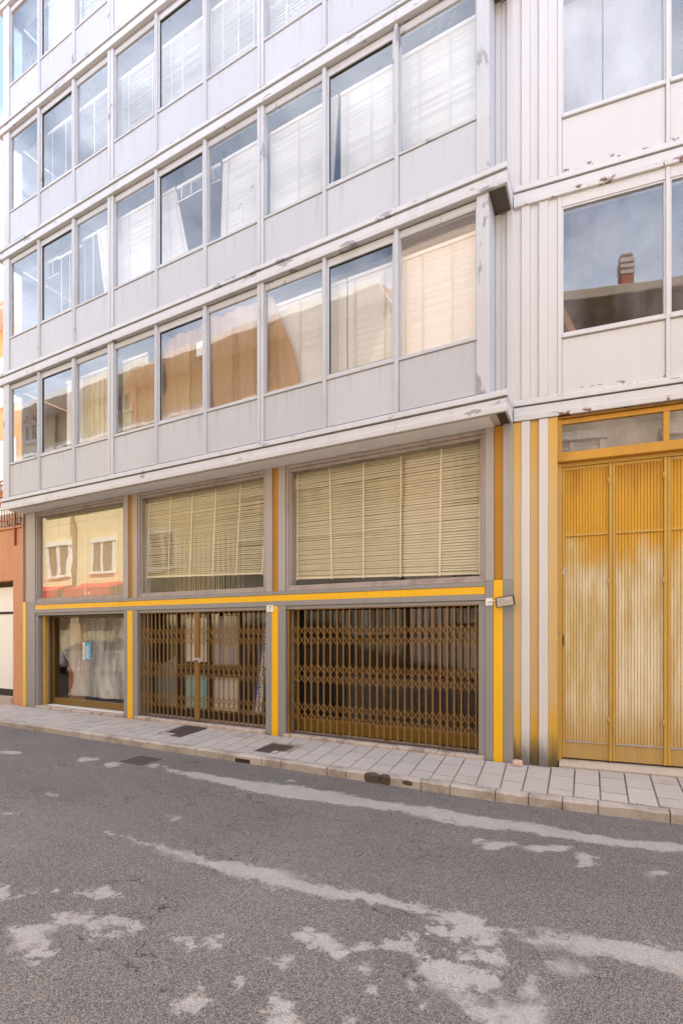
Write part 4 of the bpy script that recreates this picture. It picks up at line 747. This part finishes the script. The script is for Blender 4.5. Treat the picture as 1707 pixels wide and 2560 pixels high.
MB().add([(-5.54,.428,.24),(-5.41,.428,.24),(-5.235,.458,1.98),(-5.30,.458,1.98),(-5.54,.436,.24),(-5.41,.436,.24),(-5.235,.466,1.98),(-5.30,.466,1.98)], [(0,1,2,3),(7,6,5,4),(0,4,5,1),(1,5,6,2),(2,6,7,3),(3,7,4,0)]).build('white_side', M['paper'], bn)
lm = MB()
for i in range(22):
    f = .16+i*.034; 
    if i % 7 == 6: continue
    x = -5.475+.205*f; z = .24+1.74*f; lm.box(x-.022+.012*(i % 3), x+.022-.008*(i % 2), .420+.03*f, .423+.03*f, z, z+.028)
lm.build('lettering', M['board_blue'], bn)
wavy('plastic_sheet', 'translucent plastic sheet draped in folds behind the left shop window', 'film', -10.95, -8.5, .24, 2.02, .47, .035, 'plastic sheet', edge=.25, nu=60, fr=6)
tag(BX('wood_panel', M['plank'], None, -11.16, -10.55, .62, .64, .05, 1.9), 'brown wood panel at the left edge of the draped plastic sheet', 'panel')
wavy('plastic_sheet', 'dark creased plastic film hanging behind the wide folding gate', 'film_dark', -4.5, -1.5, .1, 2.06, .50, .05, 'plastic sheet', nu=60, fr=6)
tag(BX('counter', M['room_dark'], None, -4.0, -1.6, 1.0, 1.6, .041, .95, c=.01), 'dark counter inside the shop behind the wide gate', 'counter')
ps = thing('poster', (-10.0, .268, 1.1), 'blue notice with a white left strip stuck on the shop window glass', 'poster')
BX('sheet', M['blue'], ps, -10.07, -9.86, .2695, .2715, 1.09, 1.47, c=0); BX('white_strip', M['paper'], ps, -10.14, -10.071, .2695, .2715, 1.09, 1.47, c=0)
for i in range(7): BX('dot', M['red'] if i % 3 else M['yellow'], ps, -10.12, -10.09, .2672, .2688, 1.115+i*.051, 1.138+i*.051, c=0)
tl = MB()
for i in range(13): tl.box(-10.04, -9.90-.05*((i*7) % 3)/2, .2675, .2688, 1.12+i*.022, 1.130+i*.022)
tl.build('print', M['paper'], ps)
# ------------------------------------------------------------------ mirror, number plate, stone, iron covers
def text(name, body, size, mat, parent, mtx, ext=.001):
    cu = bpy.data.curves.new(name, 'FONT'); cu.body = body; cu.size = size; cu.extrude = ext; cu.align_x = 'CENTER'; cu.align_y = 'CENTER'
    tmp = bpy.data.objects.new(name, cu); SC.collection.objects.link(tmp); dg = bpy.context.evaluated_depsgraph_get()
    me = bpy.data.meshes.new_from_object(tmp.evaluated_get(dg)); bpy.data.objects.remove(tmp); me.materials.clear(); me.materials.append(M[mat]); me.transform(mtx)
    v = [p.co.copy() for p in me.vertices]; C = sum(v, Vector())/len(v); me.transform(Matrix.Translation(-C)); return link(name, me, C, parent)
UP = Matrix.Rotation(R(90), 4, 'X')
hn = thing('house_number', (-4.89, -.012, 2.04), 'white house number plate reading 7 above the yellow stripe', 'sign')
BX('plate', M['white_plastic'], hn, -4.955, -4.825, -.024, -.0085, 2.035, 2.145, c=.003)
text('numeral', '7', .105, 'black', hn, Matrix.Translation((-4.89, -.0255, 2.088)) @ UP)
mi = thing('wall_mirror', (-1.1, -.08, 2.08), 'small rectangular mirror in a black frame on a white wall bracket', 'mirror')
BX('wall_plate', M['white_plastic'], mi, -1.365, -1.275, -.014, -.001, 2.055, 2.155, c=.003)
MB().tube([(-1.32,-.015,2.10),(-1.315,-.06,2.102),(-1.28,-.085,2.108),(-1.19,-.09,2.112),(-1.10,-.092,2.11)], .0085, 8).build('arm', M['white_plastic'], mi)
mm = Matrix.Translation((-1.098, -.118, 2.098)) @ Matrix.Rotation(R(-14), 4, 'Z') @ Matrix.Rotation(R(-6.5), 4, 'Y') @ Matrix.Rotation(R(6), 4, 'X')
def rrect(w, h, r, n=5):
    p = []
    for cx, cz, a0 in ((w-r,h-r,0),(-w+r,h-r,90),(-w+r,-h+r,180),(w-r,-h+r,270)):
        for i in range(n+1): a = R(a0+90*i/n); p.append((cx+r*math.cos(a), cz+r*math.sin(a)))
    return p
def plate(mb, pts, y0, y1):
    n = len(pts); mb.add([(x,y0,z) for x,z in pts]+[(x,y1,z) for x,z in pts], [tuple(range(n)), tuple(range(n,2*n))[::-1]]+[(i,n+i,n+(i+1)%n,(i+1)%n) for i in range(n)]); return mb
o_, i_ = rrect(.122,.068,.014), rrect(.112,.058,.010); n = len(o_)
fr = MB(mm); fr.add([(x,-.014,z) for x,z in o_]+[(x,-.014,z) for x,z in i_]+[(x,.016,z) for x,z in o_]+[(x,-.006,z) for x,z in i_], [(i,(i+1)%n,n+(i+1)%n,n+i) for i in range(n)]+[(i,2*n+i,2*n+(i+1)%n,(i+1)%n) for i in range(n)]+[(n+i,n+(i+1)%n,3*n+(i+1)%n,3*n+i) for i in range(n)]+[tuple(range(2*n,3*n))])
fr.build('frame', M['black'], mi, fix=True); plate(MB(mm), i_, -.0075, -.001).build('mirror_glass', M['mirror'], mi, fix=True)
def rock(name, C, sx, sy, sz, mat, lb, seed):
    bm = bmesh.new(); bmesh.ops.create_cube(bm, size=2); bmesh.ops.bevel(bm, geom=bm.edges[:], offset=.45, segments=3, affect='EDGES', profile=.6); rnd = random.Random(seed)
    for v in bm.verts: v.co = Vector((v.co.x*sx, v.co.y*sy, v.co.z*sz))*(1+rnd.uniform(-.05,.05))
    me = bpy.data.meshes.new(name); bm.to_mesh(me); bm.free(); me.polygons.foreach_set('use_smooth', [True]*len(me.polygons)); me.materials.append(M[mat]); o = link(name, me, C); return tag(o, lb, 'stone')
rock('loose_stone', (-.935, -.165, .027), .058, .045, .036, 'pink_stone', 'pale pink chunk of stone lying at the foot of the striped corner', 2)
def cover(lb, x0, x1, y0, y1, skew, zt, nx, ny, sq=True):
    t = thing('iron_grate', ((x0+x1)/2, (y0+y1)/2, zt(0)), lb, 'grate', 'iron grates in the ground'); S_ = lambda x, y: (x+skew*(y1-y)/(y1-y0), y, zt(y))
    fr_ = MB(); w = .022
    for a, b, c_, d in ((x0,x1,y0,y0+w),(x0,x1,y1-w,y1),(x0,x0+w,y0+w,y1-w),(x1-w,x1,y0+w,y1-w)):
        fr_.vprism([S_(a,c_)[:2],S_(b,c_)[:2],S_(b,d)[:2],S_(a,d)[:2]], zt(y0)-.05, lambda x, y: zt(y)+.002)
    fr_.build('frame', M['iron'], t, fix=True)
    MB().vprism([S_(x0,y0)[:2],S_(x1,y0)[:2],S_(x1,y1)[:2],S_(x0,y1)[:2]], -.24, -.19).build('pit', M['dark_gap'], t, fix=True) if not sq else MB().vprism([S_(x0+.01,y0+.01)[:2],S_(x1-.01,y0+.01)[:2],S_(x1-.01,y1-.01)[:2],S_(x0+.01,y1-.01)[:2]], zt(y0)-.06, lambda x, y: zt(y)-.016).build('pit', M['dark_gap'], t, fix=True)
    for i in range(nx):
        a = x0+w+(x1-x0-2*w)*(i+.22)/nx; b = x0+w+(x1-x0-2*w)*(i+.78)/nx
        MB().vprism([S_(a,y0+w)[:2],S_(b,y0+w)[:2],S_(b,y1-w)[:2],S_(a,y1-w)[:2]], zt(y0)-.04, lambda x, y: zt(y)-.002).build('bar', M['iron'], t, fix=True)
    for i in range(ny):
        a = y0+w+(y1-y0-2*w)*(i+.3)/ny; b = y0+w+(y1-y0-2*w)*(i+.7)/ny
        MB().vprism([S_(x0+w,a)[:2],S_(x1-w,a)[:2],S_(x1-w,b)[:2],S_(x0+w,b)[:2]], zt(y0)-.04, lambda x, y: zt(y)-.005).build('cross_bar', M['iron'], t, fix=True)
cover('larger rusty iron grate in the pavement below the padlocked gate', -6.75, -6.22, -.755, -.075, .045, lambda y: slab_z(y)+.001, 14, 9)
cover('smaller rusty iron grate in the pavement below number 7', -4.485, -4.10, -.985, -.52, .0, lambda y: slab_z(y)+.001, 12, 8)
cover('broken road drain grate in the asphalt near the kerb', -6.08, -5.66, -1.99, -1.62, .0, lambda y: -.149, 9, 5)
# the dark water inlet cut in the kerb
inl = tag(MB().box(-4.62,-4.36,-1.2385,-1.228,-.153,-.098,.004).build('kerb_inlet', M['dark_gap']), 'dark drain slot at the foot of the kerb below number 7', 'drain')
# oil stains on the kerb: thin dried paint-like films on the stone
# tufts of grass along the joints
gr = MB(); rnd = random.Random(9)
for cx, n_ in ((-.2,10),(.1,8),(.55,12),(.95,26),(1.15,30),(-1.3,8),(-.75,10),(-.4,8),(.35,14),(.8,18)):
    for back in (0, 1):
        yc = (-.03+.145*(cx+.55)) if back else kerb_y(cx)+.116
        if back and cx < .3: continue
        for q in range(n_):
            x = cx+rnd.gauss(0,.045); y = yc+rnd.gauss(0,.008); hh = rnd.uniform(.008,.026); dx, dy = rnd.uniform(-.012,.012), rnd.uniform(-.012,.012); z = slab_z(y)-.006
            gr.add([(x-.002,y,z),(x+.002,y,z),(x+dx,y+dy,z+hh)], [(0,1,2)])
tag(gr.build('grass', M['plant']), kind='stuff', label='sparse green grass tufts in the pavement joints', cat='grass')

cq = [wing(x, .22, 0) for x in (.60, 1.065, 1.085, 1.72)]
zc0, zc1 = 4.457+2.806+.95, 4.457+2.806*2-.15
for a, b, s_ in ((0,1,'narrower grey roller curtain left of the dark slit in the white wing'),(2,3,'wider grey roller curtain right of the dark slit in the white wing')):
    t = tag(MB().add([(cq[a].x,cq[a].y,zc0),(cq[b].x,cq[b].y,zc0),(cq[b].x,cq[b].y,zc1),(cq[a].x,cq[a].y,zc1),(cq[a].x-.001,cq[a].y+.008,zc0),(cq[b].x-.001,cq[b].y+.008,zc0),(cq[b].x-.001,cq[b].y+.008,zc1),(cq[a].x-.001,cq[a].y+.008,zc1)], [(0,1,2,3),(7,6,5,4),(0,4,5,1),(1,5,6,2),(2,6,7,3),(3,7,4,0)]).build('roller_curtain', M['curtain']), s_, 'curtain')
pk = MB(WING).bar((.56,.14,5.95),(.76,.14,5.47),.075,.03).bar((.60,.20,5.80),(.72,.20,5.46),.05,.03)
tag(pk.build('wooden_plank', M['plank']), 'two orange wooden planks leaning inside the lower wing window', 'plank')

lt = MB(); rnd = random.Random(21)
for q in range(70):                          # dry leaf crumbs and paper scraps along the gutter
    x = rnd.uniform(-11, 2.2); y = kerb_y(x)-abs(rnd.gauss(0, .10))-.01; a = rnd.uniform(0, 6.3); l = rnd.uniform(.006,.018); z = -.151
    lt.add([(x,y,z),(x+l*math.cos(a),y+l*math.sin(a),z+.004),(x+l*math.cos(a+.9),y+l*math.sin(a+.9),z+.001)], [(0,1,2)])
tag(lt.build('litter', M['plank']), kind='stuff', label='brown leaf crumbs lying along the gutter by the kerb', cat='litter')
# ------------------------------------------------------------------ neighbours on the left
NB = thing('orange_building', (-13, 0, 0), 'low orange rendered garage building with a white door left of the office block', 'building')
MB().box(-12.35,-11.945,.03,.5,-.05,2.93).box(-22,-11.945,.03,.5,2.931,4.15).box(-22,-15.2,.03,.5,-.05,2.93).build('wall', M['orange'], NB)
MB().box(-22,-11.96,-.01,.58,4.151,4.20,.006).build('coping', M['orange'], NB)
BX('terrace_floor', M['concrete'], NB, -22, -11.97, .51, 6, 3.2, 3.4, c=0)
gd = BX('garage_door', M['white_plastic'], NB, -15.19, -12.36, .22, .27, .14, 2.80, c=0); BX('dark_rail', M['dark_gap'], gd, -15.19, -12.355, .205, .219, 2.14, 2.20, c=0); BX('dark_rail', M['dark_gap'], gd, -15.19, -12.355, .205, .219, .14, .30, c=0)
BX('sill', M['stone'], NB, -15.2, -12.36, .0, .40, -.05, .135)
rl = thing('terrace_railing', (-14, .1, 4.2), 'rust brown iron railing on the terrace of the orange building', 'railing'); rnd = random.Random(8)
for i in range(34): MB().bar((-12.0-i*.11,.12,4.0 if i == 2 else 4.2),(-12.0-i*.11,.12,5.3),.014,.014).build('bar', M['rail_rust'], rl)
for z in (4.42, 5.0, 5.3): MB().bar((-16,.12,z),(-11.97,.12,z),.03,.02).build('rail', M['rail_rust'], rl)
BX('bracket', M['rail_rust'], rl, -12.26, -12.21, -.01, .029, 3.75, 4.7, c=.003)
tag(BX('planter', M['dark_wood'], None, -12.75, -12.05, .45, .85, 4.205, 4.62, c=.02), 'dark planter box standing behind the terrace railing', 'planter')
pl = thing('potted_plant', (-12.6, .3, 4.2), 'low green plant growing at the foot of the terrace railing', 'plant'); lv = MB()
for q in range(80):
    x, y, z = rnd.uniform(-13.2,-12.2), rnd.uniform(.2,.42), 4.2+rnd.uniform(0,.2); a = rnd.uniform(0,6.3); l = rnd.uniform(.04,.09)
    lv.add([(x,y,z),(x+l*math.cos(a)*.4+.01,y+.01,z+l*.5),(x+l*math.cos(a),y+l*math.sin(a),z+l),(x+l*math.cos(a)*.4-.02,y-.01,z+l*.5)], [(0,1,2,3)])
lv.build('leaves', M['plant'], pl)['kind'] = 'stuff'
SB = thing('salmon_building', (-22, 5, 0), 'tall salmon rendered house with white eaves far left behind the terrace', 'building')
BX('wall', M['salmon'], SB, -45, -12.4, 5, 16, -.1, 14.3, c=0); MB().box(-45.5,-12.4,4.2,5,14.301,14.55).box(-45.5,-12.4,4.05,4.2,14.40,15.0).build('eaves', M['white_wall'], SB)
MB().box(-45.5,-12.4,4.21,16,14.56,15.1).build('roof', M['tile'], SB)
for k, zc in enumerate((12.0, 8.55, 5.4)):
    for x in (-21.75, -25.5, -18.0):
        wf = MB().box(x-.75,x-.62,4.93,5.0,zc-.9,zc+.95).box(x+.62,x+.75,4.93,5.0,zc-.9,zc+.95).box(x-.75,x+.75,4.93,5.0,zc+.951,zc+1.08).box(x-.8,x+.8,4.88,5.0,zc-1.0,zc-.901).build('window', M['white_wall'], SB)
        BX('pane', M['glass'], wf, x-.62, x+.62, 4.985, 4.99, zc-.9, zc+.95, c=0); BX('shutter', M['white_wall'], wf, x-.62, x-.1, 4.95, 4.98, zc-.9, zc+.95, c=0)
BX('balcony_slab', M['white_wall'], SB, -24, -12.5, 3.6, 5, 6.0, 6.2, c=0)
rb = thing('balcony_railing', (-18, 3.6, 6.2), 'rust brown balcony railing in front of the salmon house', 'railing')
for i in range(60): MB().bar((-23.8+i*.19,3.62,6.2),(-23.8+i*.19,3.62,7.25),.02,.02).build('bar', M['rail_rust'], rb)
for z in (6.3, 7.25): MB().bar((-24,3.62,z),(-12.6,3.62,z),.05,.03).build('rail', M['rail_rust'], rb)
# ------------------------------------------------------------------ the houses across the street, seen in the glass
def house(nm, lb, x0, x1, H, wall, wins, eave=.95, y=-9.2, trim='white_wall', frame='white_wall', shut='shutter'):
    t = thing(nm, ((x0+x1)/2, y, 0), lb, 'building')
    BX('wall', M[wall], t, x0, x1, y-9, y, -.1, H, c=0)
    MB().box(x0-.1,x1+.1,y-9,y+eave,H+.001,H+.08).box(x0-.1,x1+.1,y+eave-.001+.002,y+eave+.12,H-.02,H+.28,.03).build('eaves', M[trim], t)
    MB().add([(x0-.1,y+eave,H+.09),(x1+.1,y+eave,H+.09),(x1+.1,y-4.5,H+2.2),(x0-.1,y-4.5,H+2.2),(x0-.1,y-9,H+.09),(x1+.1,y-9,H+.09)], [(0,1,2,3),(3,2,5,4),(0,3,4),(1,5,2)]).build('roof', M['tile'], t)
    for xc, zc, w, h in wins:
        f = MB().box(xc-w/2-.16,xc-w/2,y,y+.07,zc-h/2,zc+h/2).box(xc+w/2,xc+w/2+.16,y,y+.07,zc-h/2,zc+h/2).box(xc-w/2-.22,xc+w/2+.22,y,y+.10,zc+h/2+.001,zc+h/2+.2).box(xc-w/2-.2,xc+w/2+.2,y,y+.11,zc-h/2-.13,zc-h/2-.001).box(xc-.07,xc+.07,y,y+.06,zc-h/2,zc+h/2).build('window', M[frame], t)
        for a, b in ((xc-w/2+.005,xc-.075),(xc+.075,xc+w/2-.005)):
            s_ = MB().box(a,b,y+.001,y+.02,zc-h/2,zc+h/2)
            for j in range(int(h/.14)): s_.box(a+.02,b-.02,y+.021,y+.04,zc-h/2+.03+j*.14,zc-h/2+.12+j*.14)
            s_.build('shutter', M[shut], f)
    return t
yh = house('yellow_house', 'sunlit yellow house with shuttered windows across the street', -46, -14.2, 12.55, 'cream_wall', [(x, z, 1.45, 1.5) for z in (5.4, 9.0) for x in (-44,-40,-36,-32,-28.2,-25.0,-21.6,-17.6)] + [(x, 11.95, .9, .7) for x in (-40,-33,-26,-19)])
for x in (-23.75, -19.3): MB().tube([(x,-9.08,0),(x,-9.08,12.4)], .07, 8).build('downpipe', M['shutter'], yh)
MB().box(-46,-14.2,-9.2,-9.12,10.75,11.05).build('string_course', M['white_wall'], yh)
def awning(x0, x1, body, mat, lb):
    t = thing('shop_awning', ((x0+x1)/2, -9, 3.5), lb, 'awning', 'red awnings across the street')
    MB().add([(x0,-9.19,4.1),(x1,-9.19,4.1),(x1,-8.3,3.78),(x0,-8.3,3.78),(x0,-9.19,4.06),(x1,-9.19,4.06),(x1,-8.3,3.74),(x0,-8.3,3.74)], [(0,1,2,3),(7,6,5,4),(0,4,5,1),(1,5,6,2),(2,6,7,3),(3,7,4,0)]).build('canopy', M[mat], t, fix=True)
    BX('valance', M[mat], t, x0, x1, -8.31, -8.29, 3.30, 3.75, c=0)
    text('lettering', body, .34, 'paper', t, Matrix.Translation(((x0+x1)/2, -8.285, 3.55)) @ Matrix.Rotation(math.pi, 4, 'Z') @ UP)
awning(-27.3, -23.9, 'O  vo', 'red', 'red awning left of the downpipe across the street'); awning(-23.2, -19.9, 'w 8', 'red', 'red awning right of the downpipe across the street')
tan = dict(frame='beige_frame', shut='beige_shutter')
house('tan_house', 'tan house with a broad pale cornice across the street', -14.0, -6.2, 12.55, 'beige_wall', [(x, z, 1.5, 1.7) for z in (2.6, 6.3, 9.6) for x in (-12.3,-9.9,-7.6)], **tan)
house('peach_house', 'tall peach rendered house across the street, higher than its neighbours', -6.0, -2.95, 15.2, 'peach_wall', [(-3.6, z, .8, 1.5) for z in (2.9, 6.9)], eave=.5, **tan)
bh = house('beige_house', 'long beige house with a deep eave and brick chimney across the street', -2.85, 14, 11.05, 'beige_wall', [(x, z, 1.5, 1.7) for z in (2.9, 6.6) for x in (-1.2,1.6,5,8.4,11.8)], trim='beige_wall', **tan)
MB().box(3.16,3.54,-10.2,-9.8,11.2,12.68).build('chimney', M['brick'], bh)
cp_ = MB()
for j in range(3): cp_.box(3.14,3.56,-10.22,-9.78,12.681+j*.17,12.78+j*.17); cp_.box(3.18,3.52,-10.17,-9.83,12.781+j*.17,12.849+j*.17)
cp_.box(3.16,3.54,-10.2,-9.8,13.192,13.36,.07); cp_.build('chimney_cap', M['beige_frame'], bh)
house('orange_house', 'orange house further up the street on the far side', 14.2, 50, 11, 'salmon', [(x, z, 1.5, 1.7) for z in (3.2, 6.6) for x in (17,21,25)])

# ------------------------------------------------------------------ a white car and a passer-by, seen only mirrored in the left shop window
car = thing('parked_car', (-19.6, -6.9, -.155), 'white parked hatchback mirrored in the left shop window', 'car')
cx, cy, cz = -19.6, -6.9, -.155
def cm(): return MB(Matrix.Translation((cx, cy, cz)))
side = [(-2.05,.35),(-2.05,.75),(-1.95,.92),(-1.0,1.0),(-.35,1.42),(.2,1.50),(1.1,1.46),(1.75,1.05),(2.02,.98),(2.08,.60),(2.05,.32)]
def shell(mb, pts, w0, w1, zr=1.0):
    n = len(pts); wf = lambda z: w0 if z < zr else w0-(w0-w1)*(z-zr)/.5
    return mb.add([(x,-wf(z),z) for x,z in pts]+[(x,wf(z),z) for x,z in pts], [(i,(i+1)%n,n+(i+1)%n,n+i) for i in range(n)]+[tuple(range(n))[::-1], tuple(range(n,2*n))])
shell(cm(), side, .86, .62).build('body', M['car_white'], car, fix=True)
for s_ in (-1, 1):
    cm().add([(-.92,s_*.853,1.03),(1.0,s_*.853,1.06),(.95,s_*.70,1.39),(-.36,s_*.70,1.37),(-.92,s_*.84,1.03),(1.0,s_*.84,1.06),(.95,s_*.66,1.39),(-.36,s_*.66,1.37)], [(0,1,2,3),(7,6,5,4),(0,4,5,1),(1,5,6,2),(2,6,7,3),(3,7,4,0)]).build('side_window', M['car_glass'], car, fix=True)
    for x in (-1.3, 1.32):
        wv = cm().tube([(x,s_*.70,.31),(x,s_*.875,.31)], .31, 24).build('wheel', M['black'], car); cm().tube([(x,s_*.86,.31),(x,s_*.885,.31)], .19, 16).build('rim', M['steel'], wv)
    cm().box(1.98,2.085,s_*.80-.12,s_*.80+.05 if s_ > 0 else s_*.80+.12,.80,.96,.02).build('tail_lamp', M['tail_lamp'], car)
    cm().box(-2.07,-1.95,s_*.62-.16,s_*.62+.16,.62,.76,.02).build('headlight', M['steel'], car)
cm().add([(1.20,-.60,1.435),(1.20,.60,1.435),(1.74,.76,1.08),(1.74,-.76,1.08),(1.18,-.60,1.42),(1.18,.60,1.42),(1.72,.76,1.06),(1.72,-.76,1.06)], [(0,1,2,3),(7,6,5,4),(0,4,5,1),(1,5,6,2),(2,6,7,3),(3,7,4,0)]).build('rear_window', M['car_glass'], car, fix=True)
cm().box(2.0,2.12,-.80,.80,.36,.58,.04).build('rear_bumper', M['car_white'], car)
cm().box(2.085,2.10,-.24,.24,.64,.74,.004).build('number_plate', M['white_plastic'], car)
def skin_mesh(name, V, E_, rad, mat, parent):
    me = bpy.data.meshes.new(name); me.from_pydata(V, E_, []); o = bpy.data.objects.new(name, me); SC.collection.objects.link(o)
    o.modifiers.new('s', 'SKIN'); o.modifiers.new('d', 'SUBSURF').levels = 2
    for i, r_ in enumerate(rad): me.skin_vertices[0].data[i].radius = (r_, r_*(.78 if name in ('jacket',) else 1))
    me.skin_vertices[0].data[0].use_root = True
    me2 = bpy.data.meshes.new_from_object(o.evaluated_get(bpy.context.evaluated_depsgraph_get())); bpy.data.objects.remove(o)
    co_ = [v.co.copy() for v in me2.vertices]; lo = Vector([min(c[i] for c in co_) for i in range(3)]); me2.transform(Matrix.Translation(-lo)); me2.materials.append(M[mat]); return link(name, me2, lo, parent)
px, py, pz = -19.9, -8.35, -.03
PV = lambda l: [(px+x, py+y, pz+z) for x, y, z in l]
pp = thing('person', (px, py, pz), 'person in a dark jacket standing behind the white car, mirrored in the shop glass', 'person')
bV = [(0,0,.95),(0,0,1.15),(0,0,1.38),(0,.01,1.50),(0,.03,1.60),(0,.03,1.70),(.10,0,.90),(.11,.01,.50),(.11,-.02,.08),(.12,.14,.04),(-.10,0,.90),(-.11,.01,.50),(-.11,-.02,.08),(-.12,.14,.04),(.19,0,1.40),(.26,.02,1.13),(.24,.16,.92),(.23,.22,.84),(-.19,0,1.40),(-.26,.02,1.13),(-.24,.16,.92),(-.23,.22,.84)]
bE = [(0,1),(1,2),(2,3),(3,4),(4,5),(0,6),(6,7),(7,8),(8,9),(0,10),(10,11),(11,12),(12,13),(2,14),(14,15),(15,16),(16,17),(2,18),(18,19),(19,20),(20,21)]
bd = skin_mesh('body', PV(bV), bE, [.13,.12,.13,.055,.085,.075,.08,.055,.042,.04,.08,.055,.042,.04,.05,.04,.03,.03,.05,.04,.03,.03], 'skin', pp)
skin_mesh('jacket', PV([bV[i] for i in (0,1,2,14,15,16,18,19,20)]+[(0,0,1.46)]), [(0,1),(1,2),(2,3),(3,4),(4,5),(2,6),(6,7),(7,8),(2,9)], [.165,.165,.17,.075,.062,.052,.075,.062,.052,.08], 'jacket', pp)
skin_mesh('trousers', PV([(0,0,.96)]+[bV[i] for i in (6,7,8,10,11,12)]), [(0,1),(1,2),(2,3),(0,4),(4,5),(5,6)], [.15,.10,.075,.062,.10,.075,.062], 'jeans', pp)
skin_mesh('hair', PV([(0,-.005,1.64),(0,.0,1.735),(0,.05,1.755)]), [(0,1),(1,2)], [.085,.08,.06], 'hair', pp)
MB().tube([(px-.0,py+.105,pz+1.635),(px,py+.135,pz+1.605)], [.008,.014], 6).build('nose', M['skin'], pp)
